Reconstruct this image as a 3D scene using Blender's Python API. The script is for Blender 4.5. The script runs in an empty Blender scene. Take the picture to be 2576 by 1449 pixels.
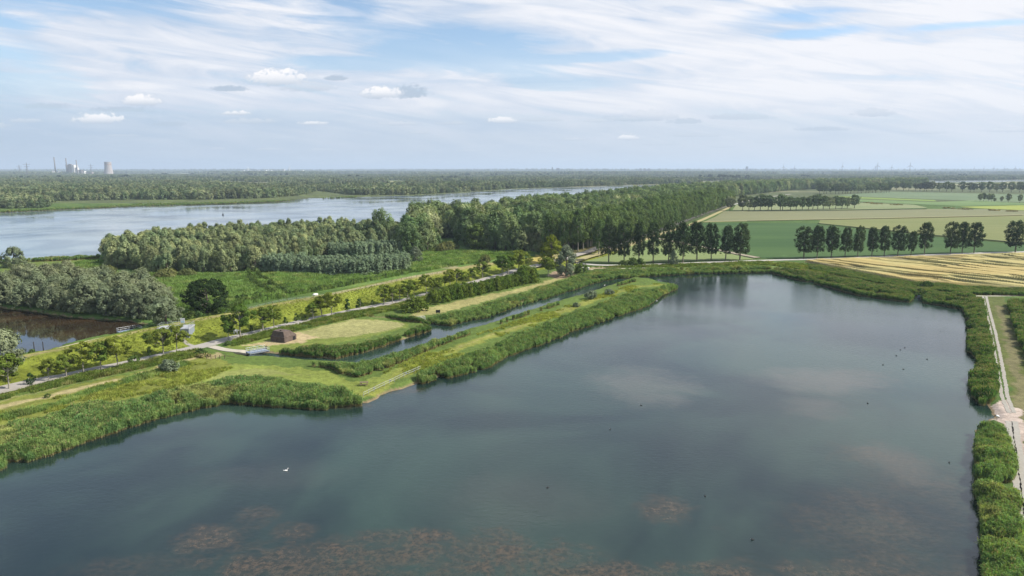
import bpy, math, random
import numpy as np
sc = bpy.context.scene
COL = sc.collection
R = math.radians
# ------------------------------------------------------------------ camera
CAMZ = 50.0
F = 1717.0
YH = 427.0
PITCH = math.atan((724.5 - YH) / F)
cam = bpy.data.objects.new('camera', bpy.data.cameras.new('camera'))
COL.objects.link(cam)
cam.location = (0, 0, CAMZ)
cam.rotation_euler = (math.pi / 2 - PITCH, 0, 0)
cam.data.sensor_width = 36
cam.data.lens = 36 * F / 2576
cam.data.clip_start = 0.5
cam.data.clip_end = 200000
sc.camera = cam
# ------------------------------------------------------------------ view, light
sc.view_settings.view_transform = 'Standard'
sc.view_settings.look = 'None'
sc.view_settings.gamma = 1
sc.view_settings.exposure = 0.60
SUN_EL, SUN_AZ = R(43), R(88)          # azimuth clockwise from +Y
sun = bpy.data.objects.new('sun', bpy.data.lights.new('sun', 'SUN'))
COL.objects.link(sun)
sun.data.energy = 5.0
sun.data.angle = R(0.6)
sun.data.color = (1.0, 0.94, 0.84)
sun.rotation_euler = (math.pi / 2 - SUN_EL, 0, math.pi - SUN_AZ)
sun.location = (300, 0, 300)
sc.cycles.max_bounces = 5
sc.cycles.diffuse_bounces = 2
sc.cycles.glossy_bounces = 2
sc.cycles.transmission_bounces = 3
sc.cycles.transparent_max_bounces = 6
sc.cycles.volume_bounces = 0
sc.cycles.use_denoising = True
sc.cycles.use_adaptive_sampling = True
sc.cycles.adaptive_threshold = 0.01
sc.cycles.caustics_reflective = False
sc.cycles.caustics_refractive = False
sc.render.use_persistent_data = False

# pixel of the layout drawing (2576 x 1449) -> world point on the level z
def at(x, y, z=0.7):
    x = np.asarray(x, float); y = np.asarray(y, float)
    u = (x - 1288) / F; v = (724.5 - y) / F
    dy = math.cos(PITCH) + v * math.sin(PITCH)
    dz = -math.sin(PITCH) + v * math.cos(PITCH)
    t = (z - CAMZ) / dz
    return u * t, dy * t
def proj(X, Y, z=0.7):
    f_ = Y * math.cos(PITCH) - (z - CAMZ) * math.sin(PITCH)
    up = Y * math.sin(PITCH) + (z - CAMZ) * math.cos(PITCH)
    f_ = np.where(f_ < 1, 1, f_)
    return 1288 + F * X / f_, 724.5 - F * up / f_
def inpoly(px, py, poly):
    px = np.asarray(px, float); py = np.asarray(py, float)
    r = np.zeros(px.shape, bool)
    n = len(poly)
    for i in range(n):
        x0, y0 = poly[i]; x1, y1 = poly[(i + 1) % n]
        if y0 == y1: continue
        c = ((y0 > py) != (y1 > py)) & (px < (x1 - x0) * (py - y0) / (y1 - y0) + x0)
        r ^= c
    return r
def wpoly(poly, z=0.7):
    a, b = at([p[0] for p in poly], [p[1] for p in poly], z)
    return list(zip(a.tolist(), b.tolist()))
def linedist(X, Y, pts, closed=False):
    d = np.full(X.shape, 1e9)
    n = len(pts)
    for i in range(n if closed else n - 1):
        x0, y0 = pts[i]; x1, y1 = pts[(i + 1) % n]
        dx, dy = x1 - x0, y1 - y0
        L = dx * dx + dy * dy + 1e-9
        t = np.clip(((X - x0) * dx + (Y - y0) * dy) / L, 0, 1)
        d = np.minimum(d, np.hypot(X - x0 - t * dx, Y - y0 - t * dy))
    return d
def vnoise(X, Y, s, seed=0):
    X = X / s; Y = Y / s
    xi = np.floor(X).astype(np.int64); yi = np.floor(Y).astype(np.int64)
    fx = X - xi; fy = Y - yi
    fx = fx * fx * (3 - 2 * fx); fy = fy * fy * (3 - 2 * fy)
    def h(a, b):
        n = (a * 374761393 + b * 668265263 + seed * 1442695041) & 0x7fffffff
        n = ((n ^ (n >> 13)) * 1274126177) & 0x7fffffff
        return ((n ^ (n >> 16)) & 0xffff) / 65535.0
    return (h(xi, yi) * (1 - fx) + h(xi + 1, yi) * fx) * (1 - fy) + (h(xi, yi + 1) * (1 - fx) + h(xi + 1, yi + 1) * fx) * fy

# ------------------------------------------------------------------ world
w = bpy.data.worlds.new('World'); sc.world = w; w.use_nodes = True
nt = w.node_tree; nt.nodes.clear()
def N(nt, t, **k):
    n = nt.nodes.new(t)
    for a, b in k.items(): setattr(n, a, b)
    return n
class G:                                   # tiny node-graph helper
    def __init__(s, nt): s.nt = nt
    def put(s, sock, v):
        if v is None: return
        if isinstance(v, bpy.types.NodeSocket): s.nt.links.new(v, sock)
        else: sock.default_value = v
    def m(s, op, a, b=None, c=None, clamp=False):
        n = N(s.nt, 'ShaderNodeMath', operation=op, use_clamp=clamp)
        s.put(n.inputs[0], a); s.put(n.inputs[1], b); s.put(n.inputs[2], c)
        return n.outputs[0]
    def ss(s, v, a, b):
        n = N(s.nt, 'ShaderNodeMapRange', interpolation_type='SMOOTHSTEP')
        s.put(n.inputs[0], v); n.inputs[1].default_value = a; n.inputs[2].default_value = b
        return n.outputs[0]
    def lin(s, v, a, b, c=0., d=1.):
        n = N(s.nt, 'ShaderNodeMapRange')
        s.put(n.inputs[0], v); n.inputs[1].default_value = a; n.inputs[2].default_value = b
        n.inputs[3].default_value = c; n.inputs[4].default_value = d
        return n.outputs[0]
    def noise(s, vec, scale, detail=4, rough=.55, dist=0., lac=2.):
        n = N(s.nt, 'ShaderNodeTexNoise')
        s.put(n.inputs['Vector'], vec)
        n.inputs['Scale'].default_value = scale; n.inputs['Detail'].default_value = detail
        n.inputs['Roughness'].default_value = rough; n.inputs['Distortion'].default_value = dist
        return n.outputs['Fac']
    def comb(s, x, y, z=0.):
        n = N(s.nt, 'ShaderNodeCombineXYZ')
        s.put(n.inputs[0], x); s.put(n.inputs[1], y); s.put(n.inputs[2], z)
        return n.outputs[0]
    def mix(s, f, a, b, blend='MIX'):
        n = N(s.nt, 'ShaderNodeMix', data_type='RGBA', blend_type=blend)
        s.put(n.inputs[0], f)
        for i, v in ((6, a), (7, b)):
            s.put(n.inputs[i], v if isinstance(v, bpy.types.NodeSocket) else (tuple(v) + (1,))[:4])
        return n.outputs[2]
g = G(nt)
sky = N(nt, 'ShaderNodeTexSky', sky_type='NISHITA', sun_disc=False, sun_elevation=SUN_EL,
        sun_rotation=SUN_AZ, altitude=0, air_density=1.0, dust_density=.5, ozone_density=2.5)
tc = N(nt, 'ShaderNodeTexCoord')
sep = N(nt, 'ShaderNodeSeparateXYZ'); nt.links.new(tc.outputs['Generated'], sep.inputs[0])
dx, dy, dz = sep.outputs
zc = g.m('MAXIMUM', dz, 0.0)
den = g.m('ADD', zc, 0.10)
cx = g.m('DIVIDE', dx, den); cy = g.m('DIVIDE', dy, den)
# direction as tangent-plane coordinates toward +Y (in hundreds of layout units above the horizon)
ysafe = g.m('MAXIMUM', g.m('ABSOLUTE', dy), 0.05)
U = g.m('MULTIPLY', g.m('DIVIDE', dx, ysafe), F / 100.0)
V = g.m('MULTIPLY', g.m('DIVIDE', zc, ysafe), F / 100.0)
wv = g.comb(cx, g.m('MULTIPLY', cy, 1.0), 0.0)
n1 = g.noise(g.comb(g.m('MULTIPLY', cx, .45), g.m('MULTIPLY', g.m('ADD', cy, g.m('MULTIPLY', cx, -.25)), .9), 3.1), 1.5, 9, .62, 1.3)
n2 = g.noise(g.comb(g.m('MULTIPLY', U, .09), g.m('MULTIPLY', g.m('ADD', V, g.m('MULTIPLY', U, .10)), .42), 7.7), 1.7, 8, .6, .9)
n3 = g.noise(g.comb(g.m('MULTIPLY', U, .30), g.m('MULTIPLY', V, 1.6), 1.3), 1.2, 7, .6, .5)
wob = g.m('MULTIPLY', g.m('SUBTRACT', n2, .5), 2.6)
wob2 = g.m('MULTIPLY', g.m('SUBTRACT', n3, .5), 1.6)
def blob(x, y, rx, ry, soft=1.0, rot=0.):
    # soft ellipse; x, y, rx, ry in layout pixels
    x = (x - 1288) / 100.; y = (YH - y) / 100.; rx /= 100.; ry /= 100.
    a = g.m('SUBTRACT', U, x); b = g.m('SUBTRACT', V, y)
    if rot: b = g.m('SUBTRACT', b, g.m('MULTIPLY', a, rot))
    a = g.m('DIVIDE', a, rx); b = g.m('DIVIDE', b, ry)
    r = g.m('SQRT', g.m('ADD', g.m('MULTIPLY', a, a), g.m('MULTIPLY', b, b)))
    r = g.m('ADD', r, g.m('ADD', wob, wob2))
    return g.ss(r, 1.0 + soft * .6, 1.0 - soft * .9)
gap = None
for b in ((170, 22, 420, 38, 1, -.05), (40, 60, 120, 30, .9, -.3), (80, 150, 190, 42, 1, -.35), (140, 225, 170, 30, 1, -.1),
          (905, 60, 90, 60, 1, -.2), (1030, 100, 250, 34, 1, -.05), (1170, 160, 240, 34, 1, -.1), (900, 172, 160, 16, .9, 0),
          (1620, 8, 330, 22, 1, 0), (1950, 65, 170, 22, 1, .05), (2000, 105, 140, 14, .9, .1), (2430, 82, 230, 10, .9, .05),
          (1480, 160, 200, 12, .9, .05), (1380, 228, 80, 10, .9, 0), (640, 10, 200, 16, .9, 0)):
    v = blob(*b)
    gap = v if gap is None else g.m('MAXIMUM', gap, v)
hi = None
for b in ((230, 95, 330, 48, 1, -.2), (520, 150, 420, 60, 1, -.12), (760, 60, 330, 50, 1, -.1), (1330, 45, 330, 34, 1, -.25), (1480, 85, 300, 70, 1, -.1), (1750, 70, 230, 40, .9, .12), (1250, 190, 300, 22, 1, 0),
          (1800, 150, 500, 34, 1, .05), (2380, 45, 260, 30, 1, .1), (2250, 165, 520, 50, 1, .03), (420, 225, 220, 26, 1, 0), (30, 110, 110, 50, 1, -.4), (560, 250, 520, 34, 1, 0), (1350, 262, 620, 34, 1, 0), (2050, 250, 620, 50, 1, 0), (300, 190, 260, 30, 1, -.1), (1980, 10, 90, 8, .9, .05)):
    v = blob(*b)
    hi = v if hi is None else g.m('MAXIMUM', hi, v)
veil = g.lin(U, -13., 13., .64, .92)
st = g.noise(g.comb(g.m('MULTIPLY', U, .16), g.m('MULTIPLY', g.m('ADD', V, g.m('MULTIPLY', U, .14)), 1.5), 2.2), 1.6, 8, .62, 1.2)
dens = g.m('ADD', veil, g.m('MULTIPLY', g.m('SUBTRACT', n1, .5), 1.0))
dens = g.m('ADD', dens, g.m('MULTIPLY', g.m('SUBTRACT', n2, .5), 1.5))
dens = g.m('ADD', dens, g.m('MULTIPLY', g.m('SUBTRACT', st, .5), 1.7))
dens = g.m('ADD', dens, g.m('MULTIPLY', hi, .42))
dens = g.m('SUBTRACT', dens, g.m('MULTIPLY', gap, 1.0))
dens = g.m('MAXIMUM', g.m('MINIMUM', dens, .99), .04)
lowf = g.ss(V, 2.1, .2)
bright = g.m('ADD', g.m('MULTIPLY', g.m('SUBTRACT', st, .5), 2.0), g.m('MULTIPLY', g.m('SUBTRACT', n2, .5), 1.2))
bright = g.m('ADD', g.m('ADD', .38, bright), g.m('ADD', g.m('MULTIPLY', U, .022), g.m('MULTIPLY', hi, .45)), clamp=True)
ccol = g.mix(bright, (.48, .595, .765), (.90, .905, .945))
lw = g.noise(g.comb(g.m('MULTIPLY', U, .25), g.m('MULTIPLY', V, 3.0), 9.2), 1.4, 6, .6, .5)
lowc = g.mix(g.lin(U, -13, 13), (.42, .53, .67), (.66, .71, .79))
lowc = g.mix(g.m('MULTIPLY', g.ss(lw, .45, .75), .35), lowc, (.66, .72, .82))
ccol = g.mix(g.m('MULTIPLY', lowf, .8), ccol, lowc)
dens = g.m('MAXIMUM', dens, g.m('MULTIPLY', g.ss(V, 3.5, .9), .95))
# cumulus, small and flat based
cn = g.noise(g.comb(U, g.m('MULTIPLY', V, 1.5), 5.5), 6.0, 7, .65, .3)
cnw = g.m('MULTIPLY', g.m('SUBTRACT', cn, .5), 5.0)
cum = None; shade = None
for x, y, rx, ry, k in ((722, 214, 72, 26, 1), (790, 232, 60, 16, .45), (970, 247, 46, 19, 1), (1035, 246, 45, 20, -.7), (384, 265, 46, 18, 1),
        (277, 308, 60, 17, .95), (612, 292, 34, 8, .8), (650, 312, 60, 9, .5), (1265, 310, 38, 11, .8), (1625, 300, 60, 14, .6), (1590, 306, 70, 9, -.3),
        (2172, 293, 46, 12, .35), (1570, 351, 30, 10, .8), (1845, 302, 70, 9, .15), (1712, 312, 40, 8, -.2), (1010, 317, 45, 7, .6),
        (800, 316, 34, 6, .7), (600, 235, 42, 9, -.8), (860, 210, 24, 8, -.8), (100, 310, 40, 7, .5), (15, 322, 40, 10, .5), (1060, 338, 26, 5, .5),
        (560, 377, 26, 4, .4), (2500, 333, 50, 7, .6), (1440, 354, 30, 5, .5), (1910, 360, 22, 5, .4), (690, 378, 34, 4, .4), (820, 379, 38, 4, .4),
        (150, 276, 60, 8, -.6), (330, 284, 70, 8, -.5), (1360, 308, 50, 5, .3), (1140, 316, 40, 5, .4), (1655, 366, 40, 4, .3), (2300, 338, 50, 5, .4), (1740, 345, 60, 5, .3), (1500, 310, 30, 6, .5), (2050, 330, 60, 6, -.3), (330, 345, 40, 4, .3), (1180, 382, 30, 4, .4), (1380, 384, 36, 4, .3), (1800, 372, 30, 3, .3), (450, 318, 40, 7, -.4), (1560, 305, 40, 6, .4)):
    a = g.m('DIVIDE', g.m('SUBTRACT', U, (x - 1288) / 100.), rx / 100.)
    b = g.m('DIVIDE', g.m('SUBTRACT', V, (YH - y) / 100.), ry / 100.)
    bb = g.m('MULTIPLY', b, g.lin(b, -.3, .0, 2.3, 1.0))
    r = g.m('ADD', g.m('ADD', g.m('MULTIPLY', a, a), g.m('MULTIPLY', bb, bb)), cnw)
    v = g.m('MULTIPLY', g.ss(r, 1.75, .5), .97 if abs(k) > .6 else .68)
    s = g.m('MULTIPLY', v, g.m('ADD', g.m('MULTIPLY', g.ss(b, -.8, .8), 1.0 if k > 0 else 0.), .0))
    if k > 0: s = g.m('MULTIPLY', s, min(1, k + .1))
    cum = v if cum is None else g.m('MAXIMUM', cum, v)
    shade = s if shade is None else g.m('MAXIMUM', shade, s)
cucol = g.mix(shade, (.47, .56, .68), (1.06, 1.03, 1.03))
bg1 = N(nt, 'ShaderNodeBackground'); bg1.inputs[1].default_value = 0.105
nt.links.new(sky.outputs[0], bg1.inputs[0])
bg2 = N(nt, 'ShaderNodeBackground'); bg2.inputs[1].default_value = 0.69
front = g.ss(dy, .05, .2)
cum = g.m('MULTIPLY', cum, front)
tot = g.m('MAXIMUM', dens, cum)
nt.links.new(g.mix(cum, ccol, cucol), bg2.inputs[0])
mx = N(nt, 'ShaderNodeMixShader'); out = N(nt, 'ShaderNodeOutputWorld')
nt.links.new(tot, mx.inputs[0]); nt.links.new(bg1.outputs[0], mx.inputs[1]); nt.links.new(bg2.outputs[0], mx.inputs[2])
nt.links.new(mx.outputs[0], out.inputs[0])
w.cycles.sampling_method = 'MANUAL'; w.cycles.sample_map_resolution = 512

# ------------------------------------------------------------------ materials
def newmat(name):
    m = bpy.data.materials.new(name); m.use_nodes = True
    nt = m.node_tree
    return m, nt, G(nt), nt.nodes['Principled BSDF'], nt.nodes['Material Output']
def plain(name, col, rough=.8, var=.15, scale=1.5, metal=0., bump=0.):
    m, nt, g, p, o = newmat(name)
    tc = N(nt, 'ShaderNodeTexCoord')
    n = g.noise(tc.outputs['Object'], scale, 6, .6)
    c = tuple(col)
    nt.links.new(g.mix(n, tuple(x * (1 - 2 * var) for x in c), tuple(min(1, x * (1 + 2 * var)) for x in c)), p.inputs['Base Color'])
    p.inputs['Roughness'].default_value = rough; p.inputs['Metallic'].default_value = metal
    p.inputs['Specular IOR Level'].default_value = .3
    if bump:
        b = N(nt, 'ShaderNodeBump'); b.inputs[0].default_value = bump; b.inputs[1].default_value = .05
        nt.links.new(n, b.inputs['Height']); nt.links.new(b.outputs[0], p.inputs['Normal'])
    return m
def foliage(name, c1, c2, tr=.25, ns=.35, var=.45, rnd=.8, tcol=None, c3=None, s3=.12, k=.78):
    c1 = tuple(v * k for v in c1); c2 = tuple(v * k for v in c2)
    if c3: c3 = tuple(v * k for v in c3)
    m, nt, g, p, o = newmat(name); nt.nodes.remove(p)
    oi = N(nt, 'ShaderNodeObjectInfo')
    geo = N(nt, 'ShaderNodeNewGeometry')
    a = g.noise(geo.outputs['Position'], ns, 3, .6)
    f = g.m('ADD', g.m('MULTIPLY', oi.outputs['Random'], rnd), g.m('MULTIPLY', g.m('SUBTRACT', a, .5), 1.2), clamp=True)
    c = g.mix(f, c1, c2)
    if c3: c = g.mix(g.ss(g.noise(geo.outputs['Position'], s3, 4, .6, .4), .52, .66), c, c3)
    k = g.lin(g.noise(geo.outputs['Position'], ns * 6, 2, .6), .3, .7, 1 - var, 1 + var)
    vm = N(nt, 'ShaderNodeVectorMath', operation='SCALE')
    nt.links.new(c, vm.inputs[0]); nt.links.new(k, vm.inputs['Scale'])
    d = N(nt, 'ShaderNodeBsdfDiffuse'); t = N(nt, 'ShaderNodeBsdfTranslucent'); x = N(nt, 'ShaderNodeMixShader')
    nt.links.new(vm.outputs[0], d.inputs[0])
    vt = N(nt, 'ShaderNodeVectorMath', operation='MULTIPLY'); nt.links.new(vm.outputs[0], vt.inputs[0]); vt.inputs[1].default_value = tcol or (1.3, 1.35, .5)
    nt.links.new(vt.outputs[0], t.inputs[0])
    x.inputs[0].default_value = tr
    nt.links.new(d.outputs[0], x.inputs[1]); nt.links.new(t.outputs[0], x.inputs[2]); nt.links.new(x.outputs[0], o.inputs[0])
    return m
M = {}
M['willow'] = foliage('willow_leaves', (.150, .195, .105), (.27, .285, .140), .2, .02, c3=(.13, .18, .09), s3=.05, k=1.22)
M['willowgrey'] = foliage('grey_willow_leaves', (.165, .205, .125), (.235, .255, .15), .22, .05, k=.95)
M['wood'] = foliage('woodland_leaves', (.080, .130, .055), (.17, .21, .095), .22, .012, c3=(.24, .26, .14), s3=.02, k=1.3)
M['far'] = foliage('distant_leaves', (.080, .120, .060), (.22, .235, .13), .2, .004, c3=(.075, .11, .05), s3=.004, k=1.25)
M['poplar'] = foliage('poplar_leaves', (.055, .090, .042), (.090, .125, .055), .22, .05)
M['avenue'] = foliage('avenue_leaves', (.085, .135, .050), (.150, .200, .075), .25, .02, k=1.05)
M['road'] = foliage('roadside_leaves', (.095, .160, .032), (.25, .28, .05), .28, .08, k=.9)
M['young'] = foliage('young_tree_leaves', (.05, .105, .035), (.09, .14, .04), .3, .3)
M['oak'] = foliage('oak_leaves', (.030, .055, .020), (.048, .076, .026), .15, .2)
M['yellow'] = foliage('yellow_green_leaves', (.17, .22, .03), (.25, .29, .04), .3, .1)
M['shrub'] = foliage('shrub_leaves', (.085, .155, .030), (.19, .245, .045), .3, .15)
M['bush'] = foliage('bush_leaves', (.085, .150, .045), (.15, .20, .055), .25, .15)
M['olivebush'] = foliage('olive_bush_leaves', (.16, .19, .07), (.23, .23, .09), .25, .1)
M['silver'] = foliage('silver_willow_leaves', (.19, .24, .15), (.26, .30, .20), .2, .4, tcol=(1, 1.1, .8))
M['rods'] = foliage('coppice_leaves', (.22, .30, .19), (.30, .38, .25), .25, .05)
M['reed'] = foliage('reed_leaves', (.120, .215, .075), (.225, .305, .092), .3, .12, c3=(.30, .33, .115), s3=.10, k=.92)
M['reeddark'] = foliage('bank_reed_leaves', (.095, .195, .055), (.17, .26, .07), .3, .12, c3=(.21, .28, .08), s3=.2)
M['straw'] = foliage('reed_stems', (.30, .27, .13), (.38, .32, .16), .2, .3)
M['tuft'] = foliage('grass_blades', (.13, .21, .045), (.25, .29, .075), .35, .08, c3=(.33, .32, .13), s3=.25)
M['tuftyellow'] = foliage('meadow_blades', (.22, .27, .06), (.35, .36, .10), .35, .1, k=.95)
M['tuftgreen'] = foliage('lush_blades', (.135, .225, .060), (.21, .295, .095), .35, .05, c3=(.26, .31, .11), s3=.1, k=.95)
M['bark'] = plain('bark', (.14, .12, .09), .9, .25, 3)
M['barklight'] = plain('pale_bark', (.27, .25, .20), .9, .25, 3)

# ------------------------------------------------------------------ mesh helpers
def mesh(name, V, Fq, mats=(), midx=None, smooth=False):
    me = bpy.data.meshes.new(name)
    V = np.asarray(V, np.float32).reshape(-1, 3)
    me.vertices.add(len(V)); me.vertices.foreach_set('co', V.ravel())
    if isinstance(Fq, np.ndarray):
        n, k = Fq.shape
        me.loops.add(n * k); me.loops.foreach_set('vertex_index', Fq.astype(np.int32).ravel())
        me.polygons.add(n); me.polygons.foreach_set('loop_start', np.arange(0, n * k, k, dtype=np.int32))
    else:
        L = [i for f in Fq for i in f]; ls = np.cumsum([0] + [len(f) for f in Fq[:-1]])
        me.loops.add(len(L)); me.loops.foreach_set('vertex_index', np.array(L, np.int32))
        me.polygons.add(len(Fq)); me.polygons.foreach_set('loop_start', np.array(ls, np.int32))
    for m in mats: me.materials.append(m)
    if midx is not None: me.polygons.foreach_set('material_index', np.asarray(midx, np.int32))
    if smooth: me.polygons.foreach_set('use_smooth', np.ones(len(me.polygons), bool))
    me.update(calc_edges=True); me.validate()
    if not smooth: me.shade_flat()
    return me
class MB:                                  # collects simple solids into one mesh
    def __init__(s): s.V = []; s.F = []; s.MI = []; s.mi = 0
    def add(s, v, f):
        b = len(s.V); s.V += [tuple(map(float, p)) for p in v]; s.F += [tuple(b + i for i in q) for q in f]; s.MI += [s.mi] * len(f)
    def box(s, c, sz, rz=0., taper=1.):
        x, y, z = [k / 2 for k in sz]; ca, sa = math.cos(rz), math.sin(rz); v = []
        for k, tz in ((-1, 1.), (1, taper)):
            for i, j in ((-1, -1), (1, -1), (1, 1), (-1, 1)):
                px, py = i * x * tz, j * y * tz
                v.append((c[0] + px * ca - py * sa, c[1] + px * sa + py * ca, c[2] + k * z))
        s.add(v, [(3, 2, 1, 0), (4, 5, 6, 7), (0, 1, 5, 4), (1, 2, 6, 5), (2, 3, 7, 6), (3, 0, 4, 7)])
    def tube(s, pts, rad, n=6, cap=True):
        pts = [np.array(p, float) for p in pts]; rings = []
        for i, p in enumerate(pts):
            d = pts[min(i + 1, len(pts) - 1)] - pts[max(i - 1, 0)]; d /= np.linalg.norm(d) + 1e-9
            a = np.cross(d, (0, 0, 1.) if abs(d[2]) < .9 else (1., 0, 0)); a /= np.linalg.norm(a); b = np.cross(d, a)
            r = rad[i] if hasattr(rad, '__len__') else rad
            rings.append([p + r * (math.cos(t) * a + math.sin(t) * b) for t in [2 * math.pi * k / n for k in range(n)]])
        v = [q for rr in rings for q in rr]; f = []
        for i in range(len(pts) - 1):
            for k in range(n):
                f.append((i * n + k, i * n + (k + 1) % n, (i + 1) * n + (k + 1) % n, (i + 1) * n + k))
        if cap: f.append(tuple(range(n))[::-1]); f.append(tuple((len(pts) - 1) * n + k for k in range(n)))
        s.add(v, f)
    def build(s, name, mats, parent=None, smooth=False, loc=None):
        if not isinstance(mats, (list, tuple)): mats = [mats]
        me = mesh(name, s.V, s.F, mats, s.MI, smooth)
        return link(name, me, parent, loc)
def link(name, me, parent=None, loc=None, rz=0., sc_=None):
    o = bpy.data.objects.new(name, me); COL.objects.link(o)
    if parent: o.parent = parent
    if loc is not None: o.location = loc
    if rz: o.rotation_euler = (0, 0, rz)
    if sc_ is not None: o.scale = sc_ if hasattr(sc_, '__len__') else (sc_,) * 3
    return o
def tag(o, label=None, cat=None, group=None, kind=None):
    if label: o['label'] = label
    if cat: o['category'] = cat
    if group: o['group'] = group
    if kind: o['kind'] = kind
    return o
def empty(name, loc, label, cat, rz=0., group=None, s=1.):
    o = link(name, None, None, loc, rz, s); o.empty_display_size = .5
    return tag(o, label, cat, group)
def copy_tree(o, loc, rz=0., s=None, label=None, group=None):
    c = o.copy(); COL.objects.link(c); c.location = loc; c.rotation_euler = (0, 0, rz)
    if s is not None: c.scale = s if hasattr(s, '__len__') else (s,) * 3
    if label: c['label'] = label
    if group: c['group'] = group
    for ch in KIDS.get(o.name, []):
        k = ch.copy(); COL.objects.link(k); k.parent = c
        for g2 in KIDS.get(ch.name, []):
            d = g2.copy(); COL.objects.link(d); d.parent = k
    return c
KIDS = {}
def reg(o, *kids): KIDS[o.name] = list(kids); return o

# ------------------------------------------------------------------ leafy meshes
def rnd_unit(rng, n):
    v = rng.normal(size=(n, 3)); return v / np.linalg.norm(v, axis=1)[:, None]
def leaves(C, Nn, size, rng, aspect=.6):
    n = len(C)
    t = np.cross(Nn, rnd_unit(rng, n)); t /= np.linalg.norm(t, axis=1)[:, None] + 1e-9
    b = np.cross(Nn, t)
    s = (size * rng.uniform(.55, 1.35, n))[:, None]
    bend = Nn * s * .25
    v = np.stack([C - t * s, C - b * s * aspect + bend, C + t * s, C + b * s * aspect + bend], 1)
    return v.reshape(-1, 3)
def crown(name, mat, zb, zt, Rm, env, nc, nl, cr, leaf, seed, flat=.8, hollow=.5, lob=.22, jit=.55, upb=.25, trunkpts=None):
    rng = np.random.default_rng(seed)
    t = rng.uniform(0, 1, nc) ** .9; a = rng.uniform(0, 2 * math.pi, nc)
    ph = rng.uniform(0, 6.28, 3)
    lobe = 1 + lob * np.sin(2 * a + ph[0] + 2 * t) + lob * .7 * np.sin(5 * a + ph[1] - 4 * t)
    rr = Rm * env(t) * lobe * (hollow + (1 - hollow) * rng.uniform(0, 1, nc) ** .5)
    cz = zb + (zt - zb) * t
    cen = np.stack([rr * np.cos(a), rr * np.sin(a), cz], 1)
    ax = np.stack([np.zeros(nc), np.zeros(nc), zb + (zt - zb) * (t * .75 + .05)], 1)
    out = cen - ax; out /= np.linalg.norm(out, axis=1)[:, None] + 1e-9
    idx = rng.integers(0, nc, nl)
    u = rnd_unit(rng, nl)
    crs = cr * rng.uniform(.6, 1.3, nc)
    P = cen[idx] + u * (crs[idx] * rng.uniform(.35, 1, nl) ** .6)[:, None] * np.array([1, 1, flat])
    P[:, 2] = np.maximum(P[:, 2], .12)
    n = u * .9 + out[idx] * .6 + rnd_unit(rng, nl) * jit + np.array([0, 0, upb])
    n /= np.linalg.norm(n, axis=1)[:, None]
    V = leaves(P, n, leaf, rng)
    return V, cen
def quads(V): return np.arange(len(V), dtype=np.int32).reshape(-1, 4)
def trunk_mb(h, r, cen, rng, lean=.3, nb=7, zsplit=.35):
    mb = MB(); lx, ly = rng.uniform(-lean, lean, 2)
    pts = [(0, 0, -.4), (0, 0, .25), (lx * .4, ly * .4, h * .25), (lx, ly, h * .5), (lx * 1.3, ly * 1.3, h * .85)]
    mb.tube(pts, [r * 1.5, r * 1.05, r * .85, r * .6, r * .15], 7)
    for i in rng.choice(len(cen), min(nb, len(cen)), replace=False):
        c = cen[i]; z0 = max(h * zsplit * .8, min(c[2] * .65, h * .7)); k = z0 / h
        p0 = np.array([lx * k * 2 if k < .5 else lx, ly * k * 2 if k < .5 else ly, z0])
        mid = (p0 + c) / 2 + np.array([0, 0, -.05 * h])
        mb.tube([p0, mid, c], [r * .42, r * .26, r * .08], 5, False)
    return mb
E_round = lambda t: np.sqrt(np.clip(1 - (2 * t - 1) ** 2 * .92, 0, 1))
E_egg = lambda t: np.clip(1.12 * np.sin(np.pi * np.clip(t * .86 + .12, 0, 1)) ** .75, 0, 1) * (1.12 - .42 * t)
E_pop = lambda t: np.clip(1 - np.abs((t - .42) / .62) ** 2.6, 0.03, 1) ** .5
E_dome = lambda t: np.sqrt(np.clip(1 - t ** 2.4, 0.02, 1))
E_fan = lambda t: np.clip(.55 + .75 * t, 0, 1) * np.sqrt(np.clip(1.02 - t ** 5, 0, 1))
def tree_proto(name, mat, bark, h, Rm, zb, env, nc, nl, cr, leaf, seed, r=.25, nb=8, **k):
    """returns (crown mesh, trunk mesh)"""
    V, cen = crown(name, mat, zb, h - cr * .5, Rm - cr * .45, env, nc, nl, cr, leaf, seed, **k)
    cm = mesh(name + '_crown', V, quads(V), [mat])
    tm = trunk_mb(h, r, cen, np.random.default_rng(seed), nb=nb)
    tmesh = mesh(name + '_trunk', tm.V, tm.F, [bark], None, True)
    return cm, tmesh
def single_tree(name, mat, bark, h, Rm, zb, env, nc, nl, cr, leaf, seed, r=.25, nb=4, **k):
    V, cen = crown(name, mat, zb, h - cr * .5, Rm - cr * .45, env, nc, nl, cr, leaf, seed, **k)
    nq = len(V) // 4
    if nb:
        tm = trunk_mb(h, r, cen, np.random.default_rng(seed), nb=nb)
        Fq = [tuple(q) for q in quads(V).tolist()] + [tuple(len(V) + i for i in f) for f in tm.F]
        return mesh(name, np.vstack([V, np.array(tm.V)]), Fq, [mat, bark], [0] * nq + [1] * len(tm.F))
    return mesh(name, V, quads(V), [mat])

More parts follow.
